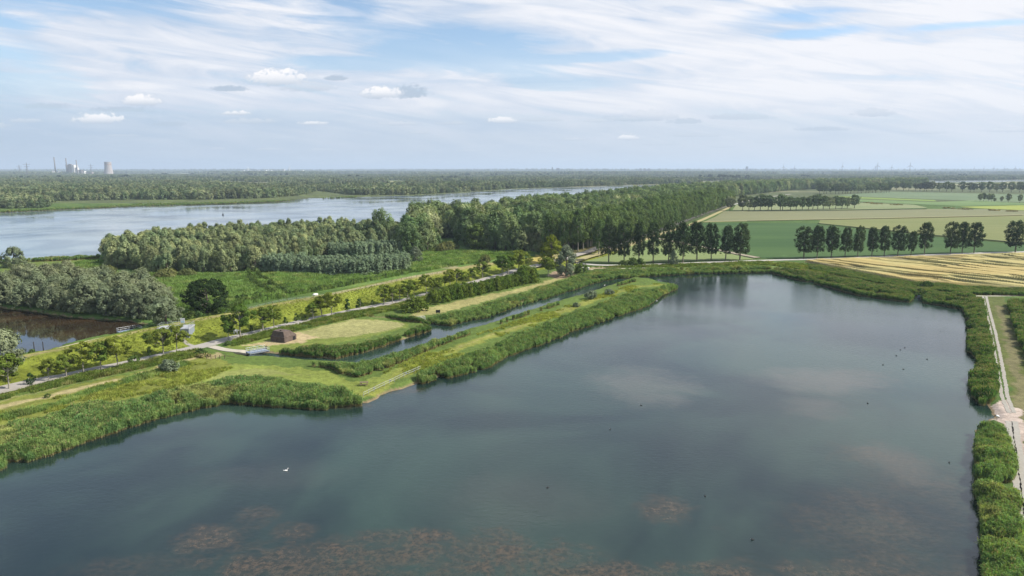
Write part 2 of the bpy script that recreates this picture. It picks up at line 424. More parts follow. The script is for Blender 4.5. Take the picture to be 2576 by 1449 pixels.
# ------------------------------------------------------------------ height of the land
POND = [(-400, 1290), (0, 1170), (32, 1161), (120, 1136), (230, 1098), (340, 1060), (460, 1029), (516, 1018), (586, 1005), (656, 1013), (816, 1023),
        (846, 1016), (926, 1014), (976, 988), (1031, 971), (1121, 942), (1207, 925), (1271, 891), (1331, 869), (1383, 855), (1431, 829),
        (1491, 811), (1547, 792), (1625, 765), (1659, 740), (1699, 724), (1702, 716), (1665, 711), (1637, 702), (1593, 699), (1547, 714),
        (1461, 742), (1401, 758), (1341, 778), (1281, 796), (1231, 814), (1181, 828), (1131, 846), (1071, 864), (1031, 877), (960, 901), (896, 914),
        (846, 911), (760, 905), (672, 896), (625, 897), (600, 893), (625, 889), (672, 888), (760, 897), (846, 904), (896, 892), (956, 874), (1031, 848), (1077, 834), (1081, 821), (1060, 812), (980, 803), (915, 797), (985, 800),
        (1085, 809), (1127, 815), (1171, 804), (1231, 792), (1291, 768), (1359, 750), (1411, 734), (1461, 718), (1491, 708), (1547, 697), (1657, 690),
        (1747, 685), (1947, 683), (1987, 694), (2063, 711), (2160, 738), (2292, 756), (2294, 749), (2322, 751), (2326, 758), (2380, 764),
        (2430, 774), (2440, 794), (2442, 854), (2445, 884), (2466, 904), (2470, 925), (2462, 955), (2462, 1005), (2480, 1018), (2493, 1030), (2500, 1051), (2480, 1064),
        (2458, 1072), (2465, 1135), (2467, 1257), (2479, 1344), (2488, 1449), (2540, 1800), (2600, 2700), (-400, 2700)]
POND2 = [(2572, 775), (2620, 790), (3300, 950), (3300, 1500), (2900, 1400), (2640, 960), (2590, 850)]
BASIN = [(-700, 700), (-200, 760), (0, 774), (100, 786), (180, 798), (260, 804), (320, 808), (372, 818), (352, 824), (290, 842), (230, 850), (170, 866), (120, 884), (70, 889),
         (30, 896), (0, 902), (-700, 1050)]
RIVER = [(-1500, 545), (-400, 538), (0, 531), (32, 529), (120, 528), (136, 526), (200, 522), (250, 519), (340, 518), (440, 516), (516, 513), (600, 510), (686, 507), (776, 499), (896, 496),
         (972, 494), (1031, 492), (1121, 488), (1291, 476), (1351, 474), (1547, 468), (1707, 464), (1767, 462.5), (1900, 460.5), (2063, 459), (2300, 456), (2600, 452.5), (3600, 448),
         (3600, 450.5), (2600, 455.5), (2300, 459.5), (2100, 463.5), (1960, 467), (1830, 475), (1700, 486), (1590, 502), (1440, 524), (1290, 545), (1150, 560), (1045, 572), (1010, 580), (850, 588), (700, 594),
         (560, 602), (420, 614), (310, 628), (255, 642), (180, 651), (110, 653), (60, 655), (0, 660), (-1500, 690)]
CREST = [(-700, 1075), (0, 915), (40, 903), (80, 893), (170, 876), (260, 854), (320, 840), (400, 824), (516, 800), (566, 792), (626, 779), (706, 763), (816, 744), (916, 723), (1031, 698),
         (1120, 682), (1201, 666), (1300, 655), (1380, 645), (1440, 634), (1500, 620)]
CREST_Z = 4.0
WP = {k: wpoly(v, 0.) for k, v in dict(pond=POND, pond2=POND2, basin=BASIN, river=RIVER).items()}
WCREST = wpoly(CREST, CREST_Z)
BASE = 0.7
def height(X, Y):
    X = np.asarray(X, float); Y = np.asarray(Y, float)
    h = np.full(X.shape, BASE)
    d = linedist(X, Y, WCREST)
    rise = np.clip((13.5 - d) / 11.0, 0, 1)
    h = h + (CREST_Z - BASE) * rise ** 1.1
    for k, p in WP.items():
        s = linedist(X, Y, p, True)
        inside = inpoly(X, Y, p)
        s = np.where(inside, -s, s)
        wob_ = (vnoise(X, Y, 2.3, 5) - .5) * (1.2 if k != 'river' else 6)
        h = np.minimum(h, np.clip((s + wob_) * (.45 if k != 'basin' else .6), -1.6, 30))
    return h
def hz(x, y): return float(height(np.array([x]), np.array([y]))[0])
def gp(x, y, z=BASE):
    a, b = at(x, y, z); a, b = float(a), float(b)
    return a, b, hz(a, b)
def gpd(x, y):
    # solve for the ground the pixel looks at (a few fixed-point steps)
    z = BASE
    for _ in range(7):
        a, b = at(x, y, z); z = .5 * z + .5 * hz(float(a), float(b))
    return float(a), float(b), hz(float(a), float(b))
# ------------------------------------------------------------------ ground sheet
gx = np.concatenate([np.arange(-4600, -1000, 60.0), np.arange(-1000, 3581, 5.0), np.arange(3600, 7300, 60.0)])
gy = YH + np.concatenate([np.geomspace(.9, 8, 16), np.arange(9, 60, 1.0), np.arange(60, 130, 1.25), np.arange(130, 1060, 2.0), np.arange(1060, 2300, 10.)])
GX, GY = np.meshgrid(gx, gy)
WX, WY = at(GX, GY, BASE)
WZ = height(WX, WY)
PX, PY = proj(WX, WY, 0. * WZ + BASE)       # painting uses the level position
wig = (vnoise(WX, WY, 3.0, 1) - .5) * 1.6 + (vnoise(WX, WY, .9, 2) - .5) * .8
wig2 = (vnoise(WX, WY, 3.0, 3) - .5) * 1.6 + (vnoise(WX, WY, .9, 4) - .5) * .8
QX = WX + wig * 1.2; QY = WY + wig2 * 1.2
QPX, QPY = proj(QX, QY, BASE)
COLR = np.zeros(WX.shape + (3,)); COLR[:] = (.088, .150, .036)
def paint(poly, c, a=1., crisp=False, z=BASE):
    p = wpoly(poly, z)
    m = inpoly(WX if crisp else QX, WY if crisp else QY, p)
    COLR[m] = COLR[m] * (1 - a) + np.array(c) * a
def band(pts, wd, c, a=1., z=BASE, soft=.6):
    p = wpoly(pts, z)
    d = linedist(QX, QY, p)
    k = np.clip((wd - d) / soft, 0, 1)[..., None] * a
    COLR[:] = COLR * (1 - k) + np.array(c) * k
far = GY < YH + 85
COLR[far] = (.105, .130, .055)
nn = vnoise(WX, WY * 1.0, 260, 9); nm = vnoise(WX, WY, 90, 10)
fm = (GY < YH + 60) & (nn > .62)
COLR[fm] = (.16, .19, .08)
fm = (GY < YH + 45) & (vnoise(WX * .5, WY, 130, 77) > .66)
COLR[fm] = (.34, .33, .19)
fm = (GY < YH + 60) & (nn < .25)
COLR[fm] = (.22, .22, .12)
# foreland meadow, darker lush green with paler streaks
paint([(-1000, 650), (0, 655), (262, 640), (600, 600), (1045, 585), (1400, 610), (1350, 640), (1200, 668), (850, 728), (600, 762), (480, 800), (0, 900), (-1000, 900)], (.125, .215, .050))
k = np.clip((vnoise(WX + WY * .5, WY * 3, 22, 12) - .55) * 3, 0, 1)[..., None] * (GY < 790)[..., None] * (GX < 1400)[..., None] * .5
COLR[:] = COLR * (1 - k) + np.array((.21, .27, .07)) * k
paint([(0, 652), (250, 645), (270, 662), (180, 690), (90, 700), (0, 690)], (.16, .20, .05), .7)
paint([(1068, 590), (1160, 588), (1165, 600), (1070, 602)], (.12, .22, .04))
for (x, y, rx, ry) in ((1095, 662, 55, 9), (1190, 648, 35, 10), (1225, 642, 60, 6), (1140, 672, 30, 5)):
    e = ((QPX - x) / rx) ** 2 + ((QPY - y) / ry) ** 2 + (vnoise(WX, WY, 4, 15) - .5) * 1.6
    k = np.clip(1.1 - e, 0, 1)[..., None]
    COLR[:] = COLR * (1 - k) + np.array((.40, .33, .20)) * k
# dike: mown yellow-green faces with a dry crown
DIKE = COLR.copy()
dcr = linedist(WX, WY, WCREST)
k = np.clip((17 - dcr) / 1.5, 0, 1)[..., None]
side = np.array((.215, .255, .035)) * (0.75 + .5 * vnoise(WX, WY, 4.0, 21))[..., None]
side = side * (1 - .35 * np.clip(vnoise(WX, WY, 1.4, 22) * 2 - 1, 0, 1))[..., None]
COLR[:] = COLR * (1 - k) + side * k
wdc = np.interp(WX, [-110, -60, -20, 30, 60], [1.6, 2.2, 4.0, 7.5, 6.5])
k = np.clip((wdc - linedist(QX, QY, WCREST)) / .8, 0, 1)[..., None] * .85
COLR[:] = COLR * (1 - k) + np.array((.36, .31, .14)) * k
# strips south of the road, at the left
paint([(-700, 1200), (0, 1000), (300, 930), (516, 880), (640, 862), (1031, 768), (1180, 722), (1300, 690), (1430, 672), (1560, 672), (1680, 720), (1000, 1000), (700, 960), (0, 1170), (-700, 1330)], (.125, .185, .042))
paint([(-700, 1230), (0, 1010), (330, 940), (516, 886), (560, 905), (600, 918), (460, 975), (200, 1030), (0, 1075), (-700, 1230)], (.20, .225, .048))
band([(-600, 1190), (0, 1024), (170, 985), (340, 946), (440, 914), (500, 893)], 1.5, (.46, .39, .20), .95)
band([(-600, 1165), (0, 1010), (170, 968), (340, 930), (420, 910)], .7, (.38, .33, .15), .7)
band([(-600, 1210), (0, 1052), (120, 1022), (240, 982), (330, 957), (430, 930), (470, 915)], 1.1, (.085, .15, .035), .9)
# lawns on the island and beside it
paint([(470, 965), (540, 932), (600, 914), (700, 920), (830, 934), (850, 946), (900, 962), (960, 945), (1031, 915), (1040, 935), (960, 975), (930, 992), (905, 1000), (860, 975), (760, 960), (660, 946), (580, 950)], (.235, .285, .062))
paint([(520, 958), (560, 935), (640, 925), (780, 945), (700, 944), (600, 944)], (.28, .30, .10), .7)
band([(925, 990), (980, 958), (1031, 930), (1100, 895), (1200, 858), (1300, 825), (1390, 793), (1440, 774), (1520, 744), (1600, 722), (1665, 716)], 2.2, (.25, .275, .060))
band([(1100, 893), (1200, 856), (1300, 823), (1390, 791), (1500, 750)], .55, (.33, .29, .13), .8)
paint([(590, 866), (640, 850), (776, 828), (886, 800), (966, 806), (1020, 812), (1030, 822), (896, 856), (740, 880), (640, 884), (560, 872)], (.20, .25, .055))
paint([(776, 830), (886, 803), (966, 807), (1012, 813), (1015, 822), (896, 845), (806, 853), (746, 836)], (.37, .36, .15))
paint([(602, 870), (676, 857), (746, 836), (806, 848), (760, 862), (676, 871)], (.48, .39, .22))
paint([(1031, 794), (1071, 776), (1171, 752), (1291, 730), (1371, 708), (1420, 692), (1450, 688), (1400, 708), (1291, 739), (1211, 762), (1111, 786), (1051, 798)], (.37, .345, .14))
paint([(1375, 692), (1400, 682), (1445, 682), (1445, 694), (1400, 703)], (.38, .28, .19))
paint([(1325, 668), (1350, 640), (1372, 642), (1372, 660), (1350, 674)], (.42, .35, .10))
paint([(1460, 672), (1500, 671), (1600, 668), (1560, 676), (1480, 682)], (.33, .28, .17))
paint([(516, 898), (545, 885), (560, 893), (536, 905)], (.40, .33, .18), .8)
# far bank
paint([(2290, 716), (2460, 726), (2576, 734), (2800, 745), (2800, 758), (2576, 746), (2460, 742), (2300, 735)], (.085, .13, .035))
paint([(1500, 668), (1700, 664), (1930, 656), (2020, 664), (2200, 705), (2440, 728), (2700, 740), (2700, 752), (2480, 745), (2300, 745), (1980, 690), (1940, 680), (1660, 686)], (.14, .20, .05))
# east causeway
paint([(2470, 744), (2530, 748), (2580, 850), (2700, 1100), (2900, 2000), (2640, 2000), (2570, 1200), (2540, 1010), (2500, 850)], (.13, .155, .045))
band([(2515, 770), (2540, 850), (2560, 950), (2580, 1050)], 1.6, (.24, .20, .12), .6)
paint([(2486, 1024), (2500, 1014), (2536, 1003), (2562, 1030), (2578, 1062), (2590, 1180), (2560, 1130), (2538, 1082), (2508, 1062), (2496, 1056), (2488, 1040)], (.52, .43, .37))
# bare bank soil right at the water
low = (WZ < .22) & (WZ > -.3) & (GY > 560)
COLR[low] = (.26, .20, .12)
low = WZ < -.25
COLR[low] = (.10, .085, .05)
lum = (.86 + .28 * vnoise(WX, WY, 1.1, 31)) * (.88 + .24 * vnoise(WX, WY, 9, 32))
COLR *= lum[..., None] * .68
nr, ncx = WX.shape
I = np.arange(nr * ncx).reshape(nr, ncx)
FQ = np.stack([I[:-1, :-1], I[1:, :-1], I[1:, 1:], I[:-1, 1:]], -1).reshape(-1, 4)
# sparse apron so the sheet goes on under and behind the camera
me = mesh('ground', np.stack([WX, WY, WZ], -1), FQ, [], None, True)
ca = me.color_attributes.new('tint', 'FLOAT_COLOR', 'POINT')
ca.data.foreach_set('color', np.concatenate([COLR.reshape(-1, 3), np.ones((nr * ncx, 1))], 1).astype(np.float32).ravel())
m, nt2, g2, p, o = newmat('ground_cover')
at_ = N(nt2, 'ShaderNodeAttribute', attribute_name='tint')
geo = N(nt2, 'ShaderNodeNewGeometry')
a1 = g2.noise(geo.outputs['Position'], .9, 8, .65)
a2 = g2.noise(geo.outputs['Position'], 6.0, 4, .7)
kk = g2.m('ADD', g2.lin(a1, .3, .7, .72, 1.28), g2.lin(a2, .3, .7, -.2, .2))
vm = N(nt2, 'ShaderNodeVectorMath', operation='SCALE')
nt2.links.new(at_.outputs['Color'], vm.inputs[0]); nt2.links.new(kk, vm.inputs['Scale'])
nt2.links.new(vm.outputs[0], p.inputs['Base Color'])
p.inputs['Roughness'].default_value = .95; p.inputs['Specular IOR Level'].default_value = .1
bp = N(nt2, 'ShaderNodeBump'); bp.inputs[0].default_value = .8; bp.inputs[1].default_value = .35
nt2.links.new(g2.m('ADD', a1, g2.m('MULTIPLY', a2, .4)), bp.inputs['Height']); nt2.links.new(bp.outputs[0], p.inputs['Normal'])
me.materials.append(m)
tag(link('ground', me), kind='structure')
# ------------------------------------------------------------------ fields (separate sheets) and roads
def field_mat(name, c1, c2, sc_=.02, rows=None, rough=.95, row_dir=0.):
    m, nt, g, p, o = newmat(name)
    geo = N(nt, 'ShaderNodeNewGeometry')
    mp = N(nt, 'ShaderNodeMapping'); mp.inputs['Rotation'].default_value = (0, 0, row_dir); mp.inputs['Scale'].default_value = (.25, 1, 1)
    nt.links.new(geo.outputs['Position'], mp.inputs[0])
    a = g.noise(mp.outputs[0], sc_, 7, .6, .4); b = g.noise(geo.outputs['Position'], 1.2, 4, .6)
    c = g.mix(g.ss(a, .3, .7), tuple(v * .72 for v in c1), tuple(v * .72 for v in c2))
    sx_ = N(nt, 'ShaderNodeSeparateXYZ'); nt.links.new(mp.outputs[0], sx_.inputs[0])
    wob_ = g.m('MULTIPLY', g.noise(geo.outputs['Position'], .02, 2), 6.0)
    ln = g.m('FRACT', g.m('DIVIDE', g.m('ADD', sx_.outputs[1], wob_), 21.0))
    ln = g.m('MAXIMUM', g.ss(g.m('ABSOLUTE', g.m('SUBTRACT', ln, .30)), .028, .008), g.ss(g.m('ABSOLUTE', g.m('SUBTRACT', ln, .39)), .028, .008))
    pt = g.ss(g.noise(geo.outputs['Position'], .035, 6, .65, 1.0), .62, .74)
    c = g.mix(g.m('MULTIPLY', pt, .4), c, tuple(v * 1.5 for v in c2))
    vm = N(nt, 'ShaderNodeVectorMath', operation='SCALE'); nt.links.new(c, vm.inputs[0]); nt.links.new(g.m('SUBTRACT', g.lin(b, .3, .7, .82, 1.18), g.m('MULTIPLY', ln, .16)), vm.inputs['Scale'])
    nt.links.new(vm.outputs[0], p.inputs['Base Color']); p.inputs['Roughness'].default_value = rough; p.inputs['Specular IOR Level'].default_value = .1
    bp = N(nt, 'ShaderNodeBump'); bp.inputs[0].default_value = .5; bp.inputs[1].default_value = .2
    nt.links.new(b, bp.inputs['Height']); nt.links.new(bp.outputs[0], p.inputs['Normal'])
    return m
def sheet(name, poly, mat, z):
    w_ = wpoly(poly, z)
    me = bpy.data.meshes.new(name); me.from_pydata([(a, b, z) for a, b in w_], [], [tuple(range(len(w_)))]); me.update()
    if me.polygons[0].normal.z < 0: me.flip_normals()
    me.materials.append(mat)
    return tag(link(name, me), kind='structure')
fd = R(-20)
sheet('beet_field', [(1733, 567), (1767, 560), (2058, 562), (2060, 566), (2180, 578), (2350, 596), (2480, 607), (2576, 616), (2640, 622), (2700, 626), (2576, 632.5), (2063, 648), (1917, 650), (1813, 630), (1700, 606), (1655, 592)],
      field_mat('beet_leaves', (.050, .105, .034), (.080, .145, .045), .02, row_dir=fd), BASE + 0.08)
sheet('grain_field_low', [(1450, 659), (1515, 640), (1640, 597), (1700, 609), (1813, 633), (1900, 652), (1700, 657), (1547, 662)],
      field_mat('green_grain_low', (.19, .26, .10), (.24, .29, .115), .03, row_dir=fd), BASE + 0.11)
sheet('grain_field_olive', [(2060, 562), (2063, 553), (2350, 547), (2576, 542), (3300, 525), (3300, 598), (2720, 624), (2640, 619), (2576, 613), (2480, 604.5), (2350, 593.5), (2180, 575.5)],
      field_mat('olive_grain', (.185, .215, .080), (.225, .24, .095), .02, row_dir=fd), BASE + 0.14)
sheet('grain_field_grey', [(1771, 558), (1800, 545), (1822, 531), (2063, 530), (2340, 525.5), (2480, 526), (2576, 530), (3300, 505), (3300, 520), (2576, 540), (2350, 546), (2063, 551.5), (1900, 555)],
      field_mat('greyish_grain', (.205, .215, .115), (.24, .245, .13), .02, row_dir=fd), BASE + 0.17)
sheet('grain_field_back', [(1842, 529), (1852, 515), (1950, 508), (2170, 510), (2300, 515), (2335, 523), (2060, 528.5)],
      field_mat('pale_grain', (.21, .26, .12), (.27, .29, .15), .02, row_dir=fd), BASE + 0.20)
sheet('grass_field_bright', [(2085, 492), (2150, 495), (2350, 503), (2357, 506.5), (2150, 499)], field_mat('bright_grass_field', (.20, .30, .07), (.24, .32, .08)), BASE + 0.23)
sheet('potato_field', [(2100, 491), (2230, 482), (2576, 489), (3300, 480), (3300, 492), (2576, 509), (2355, 502), (2150, 494)], field_mat('grey_green_crop', (.14, .20, .11), (.18, .24, .13)), BASE + 0.26)
sheet('clover_field', [(2150, 501), (2355, 508), (2450, 504), (2576, 510.5), (3300, 493), (3300, 499), (2576, 515), (2420, 518), (2310, 514), (2160, 507)], field_mat('mid_green_crop', (.14, .23, .085), (.18, .26, .10)), BASE + 0.29)
sheet('mustard_field', [(2412, 520), (2576, 516), (3300, 500), (3300, 504), (2576, 529), (2460, 524)], field_mat('yellow_green_crop', (.28, .34, .07), (.33, .37, .09)), BASE + 0.32)
sheet('distant_field_tan', [(690, 452.5), (760, 452), (756, 455.5), (690, 456)], field_mat('far_tan', (.3, .3, .18), (.36, .33, .2)), BASE + .3)
sheet('distant_field_yellow', [(1000, 458), (1040, 457.5), (1042, 461), (1005, 461.5)], field_mat('far_yellow', (.42, .40, .20), (.36, .36, .18)), BASE + .3)
M['hay'] = plain('dry_grass', (.29, .26, .13), .95, .12, .3)
M['asphalt'] = plain('asphalt', (.29, .27, .245), .9, .12, .4, bump=.3)
M['gravel'] = plain('gravel', (.36, .33, .27), .95, .14, .8, bump=.3)
M['slab'] = plain('concrete_slabs', (.27, .255, .225), .9, .15, 1.5, bump=.3)
def ribbon(name, pts, wd, mat, z0=BASE, zo=.06, step=2.0, edge=0., ragged=0., seed=0):
    """a strip laid over the ground; pts are layout pixels"""
    P = np.array([gpd(x, y)[:2] for x, y in pts])
    L = np.concatenate([[0], np.cumsum(np.hypot(*np.diff(P, axis=0).T))])
    s = np.arange(0, L[-1], step)
    # smooth the polyline a little
    X = np.interp(s, L, P[:, 0]); Y = np.interp(s, L, P[:, 1])
    for _ in range(4):
        X[1:-1] = (X[:-2] + X[1:-1] * 2 + X[2:]) / 4; Y[1:-1] = (Y[:-2] + Y[1:-1] * 2 + Y[2:]) / 4
    tx, ty = np.gradient(X), np.gradient(Y); n_ = np.hypot(tx, ty); tx /= n_; ty /= n_
    w_ = wd(s / L[-1]) if callable(wd) else np.full(len(s), wd)
    rng = np.random.default_rng(seed)
    V = []
    ks = np.linspace(-1, 1, 5)
    H = []
    for k in ks:
        j = rng.uniform(-ragged, ragged, len(s)) if abs(k) == 1 else 0
        H.append(height(X - ty * k * w_ / 2, Y + tx * k * w_ / 2))
        V.append(np.stack([X - ty * k * (w_ / 2 + j), Y + tx * k * (w_ / 2 + j), H[-1]], 1))
    top = np.maximum.reduce(H)
    V = np.stack(V, 1)
    V[:, :, 2] = (top + zo)[:, None] if zo > .03 else V[:, :, 2] + zo
    n, kk = V.shape[:2]
    skirt = V[:, [0, -1]].copy(); skirt[:, :, 2] -= .5
    V = np.concatenate([skirt[:, :1], V, skirt[:, 1:]], 1); kk += 2
    I = np.arange(n * kk).reshape(n, kk)
    Fq = np.stack([I[:-1, :-1], I[:-1, 1:], I[1:, 1:], I[1:, :-1]], -1).reshape(-1, 4)
    me = mesh(name, V, Fq, [mat])
    return tag(link(name, me), kind='structure')
ROAD = [(-500, 1105), (-150, 1022), (0, 986), (90, 965), (170, 946), (300, 918), (440, 887), (516, 869), (576, 852), (656, 834), (716, 819), (816, 796), (916, 776), (1016, 756), (1071, 741), (1131, 726), (1175, 715),
        (1231, 699), (1291, 684), (1330, 675), (1380, 664), (1420, 654), (1441, 646), (1481, 636), (1560, 612), (1640, 585), (1695, 566), (1760, 541), (1822, 521), (1900, 500), (1990, 488)]
ribbon('road', ROAD, 4.6, M['asphalt'], zo=.10)
ribbon('far_road', [(1441, 657), (1500, 668), (1600, 667), (1700, 663), (1807, 659.5), (1927, 655), (2063, 652), (2260, 644), (2460, 637), (2576, 634), (2900, 620)], 4.2, plain('pale_asphalt', (.36, .34, .31), .9, .1, .4), zo=.12, step=4)
ribbon('bridge_path', [(532, 872), (556, 879), (590, 885), (626, 891)], 2.4, M['gravel'], zo=.13)
ribbon('dike_path', [(60, 897), (170, 876), (260, 854), (320, 840), (400, 824), (516, 801), (566, 792), (626, 780), (706, 763), (816, 744), (916, 723), (1031, 697), (1120, 681)], 1.6, plain('sandy_path', (.40, .35, .25), .95, .15, .6), zo=.10)
ribbon('field_track', [(1441, 662), (1511, 641), (1640, 597), (1733, 567), (1770, 552), (1840, 520)], 4.0, M['hay'], zo=.5, step=5)
ribbon('field_margin', [(1768, 559), (1850, 557), (2063, 552.5), (2350, 546.5), (2576, 541.5), (2900, 535)], 3.2, M['hay'], zo=.5, step=6)
ribbon('field_crossing', [(1640, 598), (1813, 631), (1860, 641), (1917, 652)], 4.5, plain('track_soil', (.24, .21, .15), .95, .2, .5), zo=.45, step=4)
ribbon('field_ditch', [(2058, 564), (2180, 576.5), (2350, 594.5), (2480, 605.7), (2576, 614.5), (2690, 625)], 1.6, plain('ditch_grass', (.035, .055, .02), .95, .2, .5), zo=1.0, step=4)
ribbon('field_ditch', [(1880, 532), (2063, 531), (2340, 526.5)], 1.5, plain('ditch_grass_far', (.05, .07, .03), .95, .2, .5), zo=.9, step=6)
ribbon('field_ditch', [(1880, 557.5), (2063, 554), (2350, 548.5), (2576, 543)], .9, plain('ditch_soil', (.09, .09, .04), .95, .2, .5), zo=.9, step=6)
for dxx, wd_ in ((-.85, .75), (.85, .75)):
    pts = [(2477 + dxx * 5, 746), (2483 + dxx * 5.5, 775), (2490 + dxx * 6, 804), (2500 + dxx * 7, 844), (2509 + dxx * 8, 892), (2518 + dxx * 9, 943), (2528 + dxx * 8, 999), (2545 + dxx * 8, 1040)]
    ribbon('wheel_track', pts, wd_, M['slab'], zo=.05, step=.7, ragged=.12, seed=int(dxx * 7 + 9))
    pts = [(2545 + dxx * 9, 1060), (2552 + dxx * 9, 1107), (2563 + dxx * 10, 1187), (2573 + dxx * 11, 1264), (2590 + dxx * 11, 1449), (2620, 1700)]
    ribbon('wheel_track', pts, wd_ + .35, M['slab'], zo=.05, step=.7, ragged=.12, seed=int(dxx * 7 + 29))
ribbon('causeway_path', [(2360, 742), (2420, 744), (2477, 745), (2576, 744), (2800, 742)], 1.6, M['gravel'], zo=.05)
ribbon('bank_path', [(1482, 679), (1550, 676), (1640, 673.5), (1700, 672)], 1.2, M['gravel'], zo=.05)

# grain field with lodged streaks: a real 0.9 m high crop surface
wp = wpoly([(2022, 659), (2060, 655.5), (2300, 648), (2576, 639.5), (3100, 622), (3100, 770), (2576, 731), (2460, 722), (2300, 712), (2160, 686), (2060, 667)], BASE)
xs_ = np.arange(min(p[0] for p in wp) - 2, 330., .55); ys_ = np.arange(min(p[1] for p in wp) - 2, max(p[1] for p in wp) + 2, .4)
AX, AY = np.meshgrid(xs_, ys_)
ins = inpoly(AX, AY, wp)
dd = linedist(AX, AY, wp, True) * np.where(ins, 1, -1)
th = R(-56)
S = AX * math.cos(th) + AY * math.sin(th); T = -AX * math.sin(th) + AY * math.cos(th)
T2 = T + (vnoise(AX, AY, 16, 3) - .5) * 7
l1 = vnoise(S / 38, T2 / 3.6, 1, 41); l2 = vnoise(S / 14, T2 / 2.0, 1, 42); l3 = vnoise(AX, AY, 30, 43); l4 = vnoise(AX, AY, 1.6, 44)
dep = np.clip((l1 * .62 + l2 * .38 - .535 + (l3 - .5) * .25) * 16, 0, 1)
edge = np.clip(dd / 9, 0, 1)
HT = 1.35 - dep * 1.25 * edge + (l4 - .5) * .16 + (l2 - .5) * .35 * edge
HT = BASE + np.maximum(HT, .12) * np.clip(dd / 1.2, 0, 1) - .1 * (dd < 0)
n0, n1_ = AX.shape; I = np.arange(n0 * n1_).reshape(n0, n1_)
keep = (dd > -1.0); keepf = keep[:-1, :-1] & keep[1:, :-1] & keep[1:, 1:] & keep[:-1, 1:]
FQ = np.stack([I[:-1, :-1], I[:-1, 1:], I[1:, 1:], I[1:, :-1]], -1)[keepf]
used = np.unique(FQ); remap = np.full(n0 * n1_, -1); remap[used] = np.arange(len(used))
me = mesh('wheat_field', np.stack([AX, AY, HT], -1).reshape(-1, 3)[used], remap[FQ])
ca = me.color_attributes.new('tint', 'FLOAT_COLOR', 'POINT')
cc = np.array((.31, .24, .075))[None] * (.8 + .4 * l2.reshape(-1, 1)[used])
gr = np.clip(dep.reshape(-1, 1)[used] * .85 + (l3.reshape(-1, 1)[used] - .5) * .7, 0, 1)
cc = cc * (1 - gr) + np.array((.085, .080, .032)) * gr  # lodged hollows tinted dark, painting their shade into the crop colour
cc = cc * (1 - .4 * (l3.reshape(-1, 1)[used] > .5)) + np.array((.36, .33, .12)) * .4 * (l3.reshape(-1, 1)[used] > .5)
ca.data.foreach_set('color', np.concatenate([cc, np.ones((len(cc), 1))], 1).astype(np.float32).ravel())
m, nt2, g2, p, o = newmat('ripe_grain')
at_ = N(nt2, 'ShaderNodeAttribute', attribute_name='tint'); geo = N(nt2, 'ShaderNodeNewGeometry')
a1 = g2.noise(geo.outputs['Position'], 2.5, 5, .7)
vm = N(nt2, 'ShaderNodeVectorMath', operation='SCALE'); nt2.links.new(at_.outputs['Color'], vm.inputs[0]); nt2.links.new(g2.lin(a1, .3, .7, .75, 1.25), vm.inputs['Scale'])
nt2.links.new(vm.outputs[0], p.inputs['Base Color']); p.inputs['Roughness'].default_value = .9
me.materials.append(m)
tag(link('wheat_field', me), kind='structure')

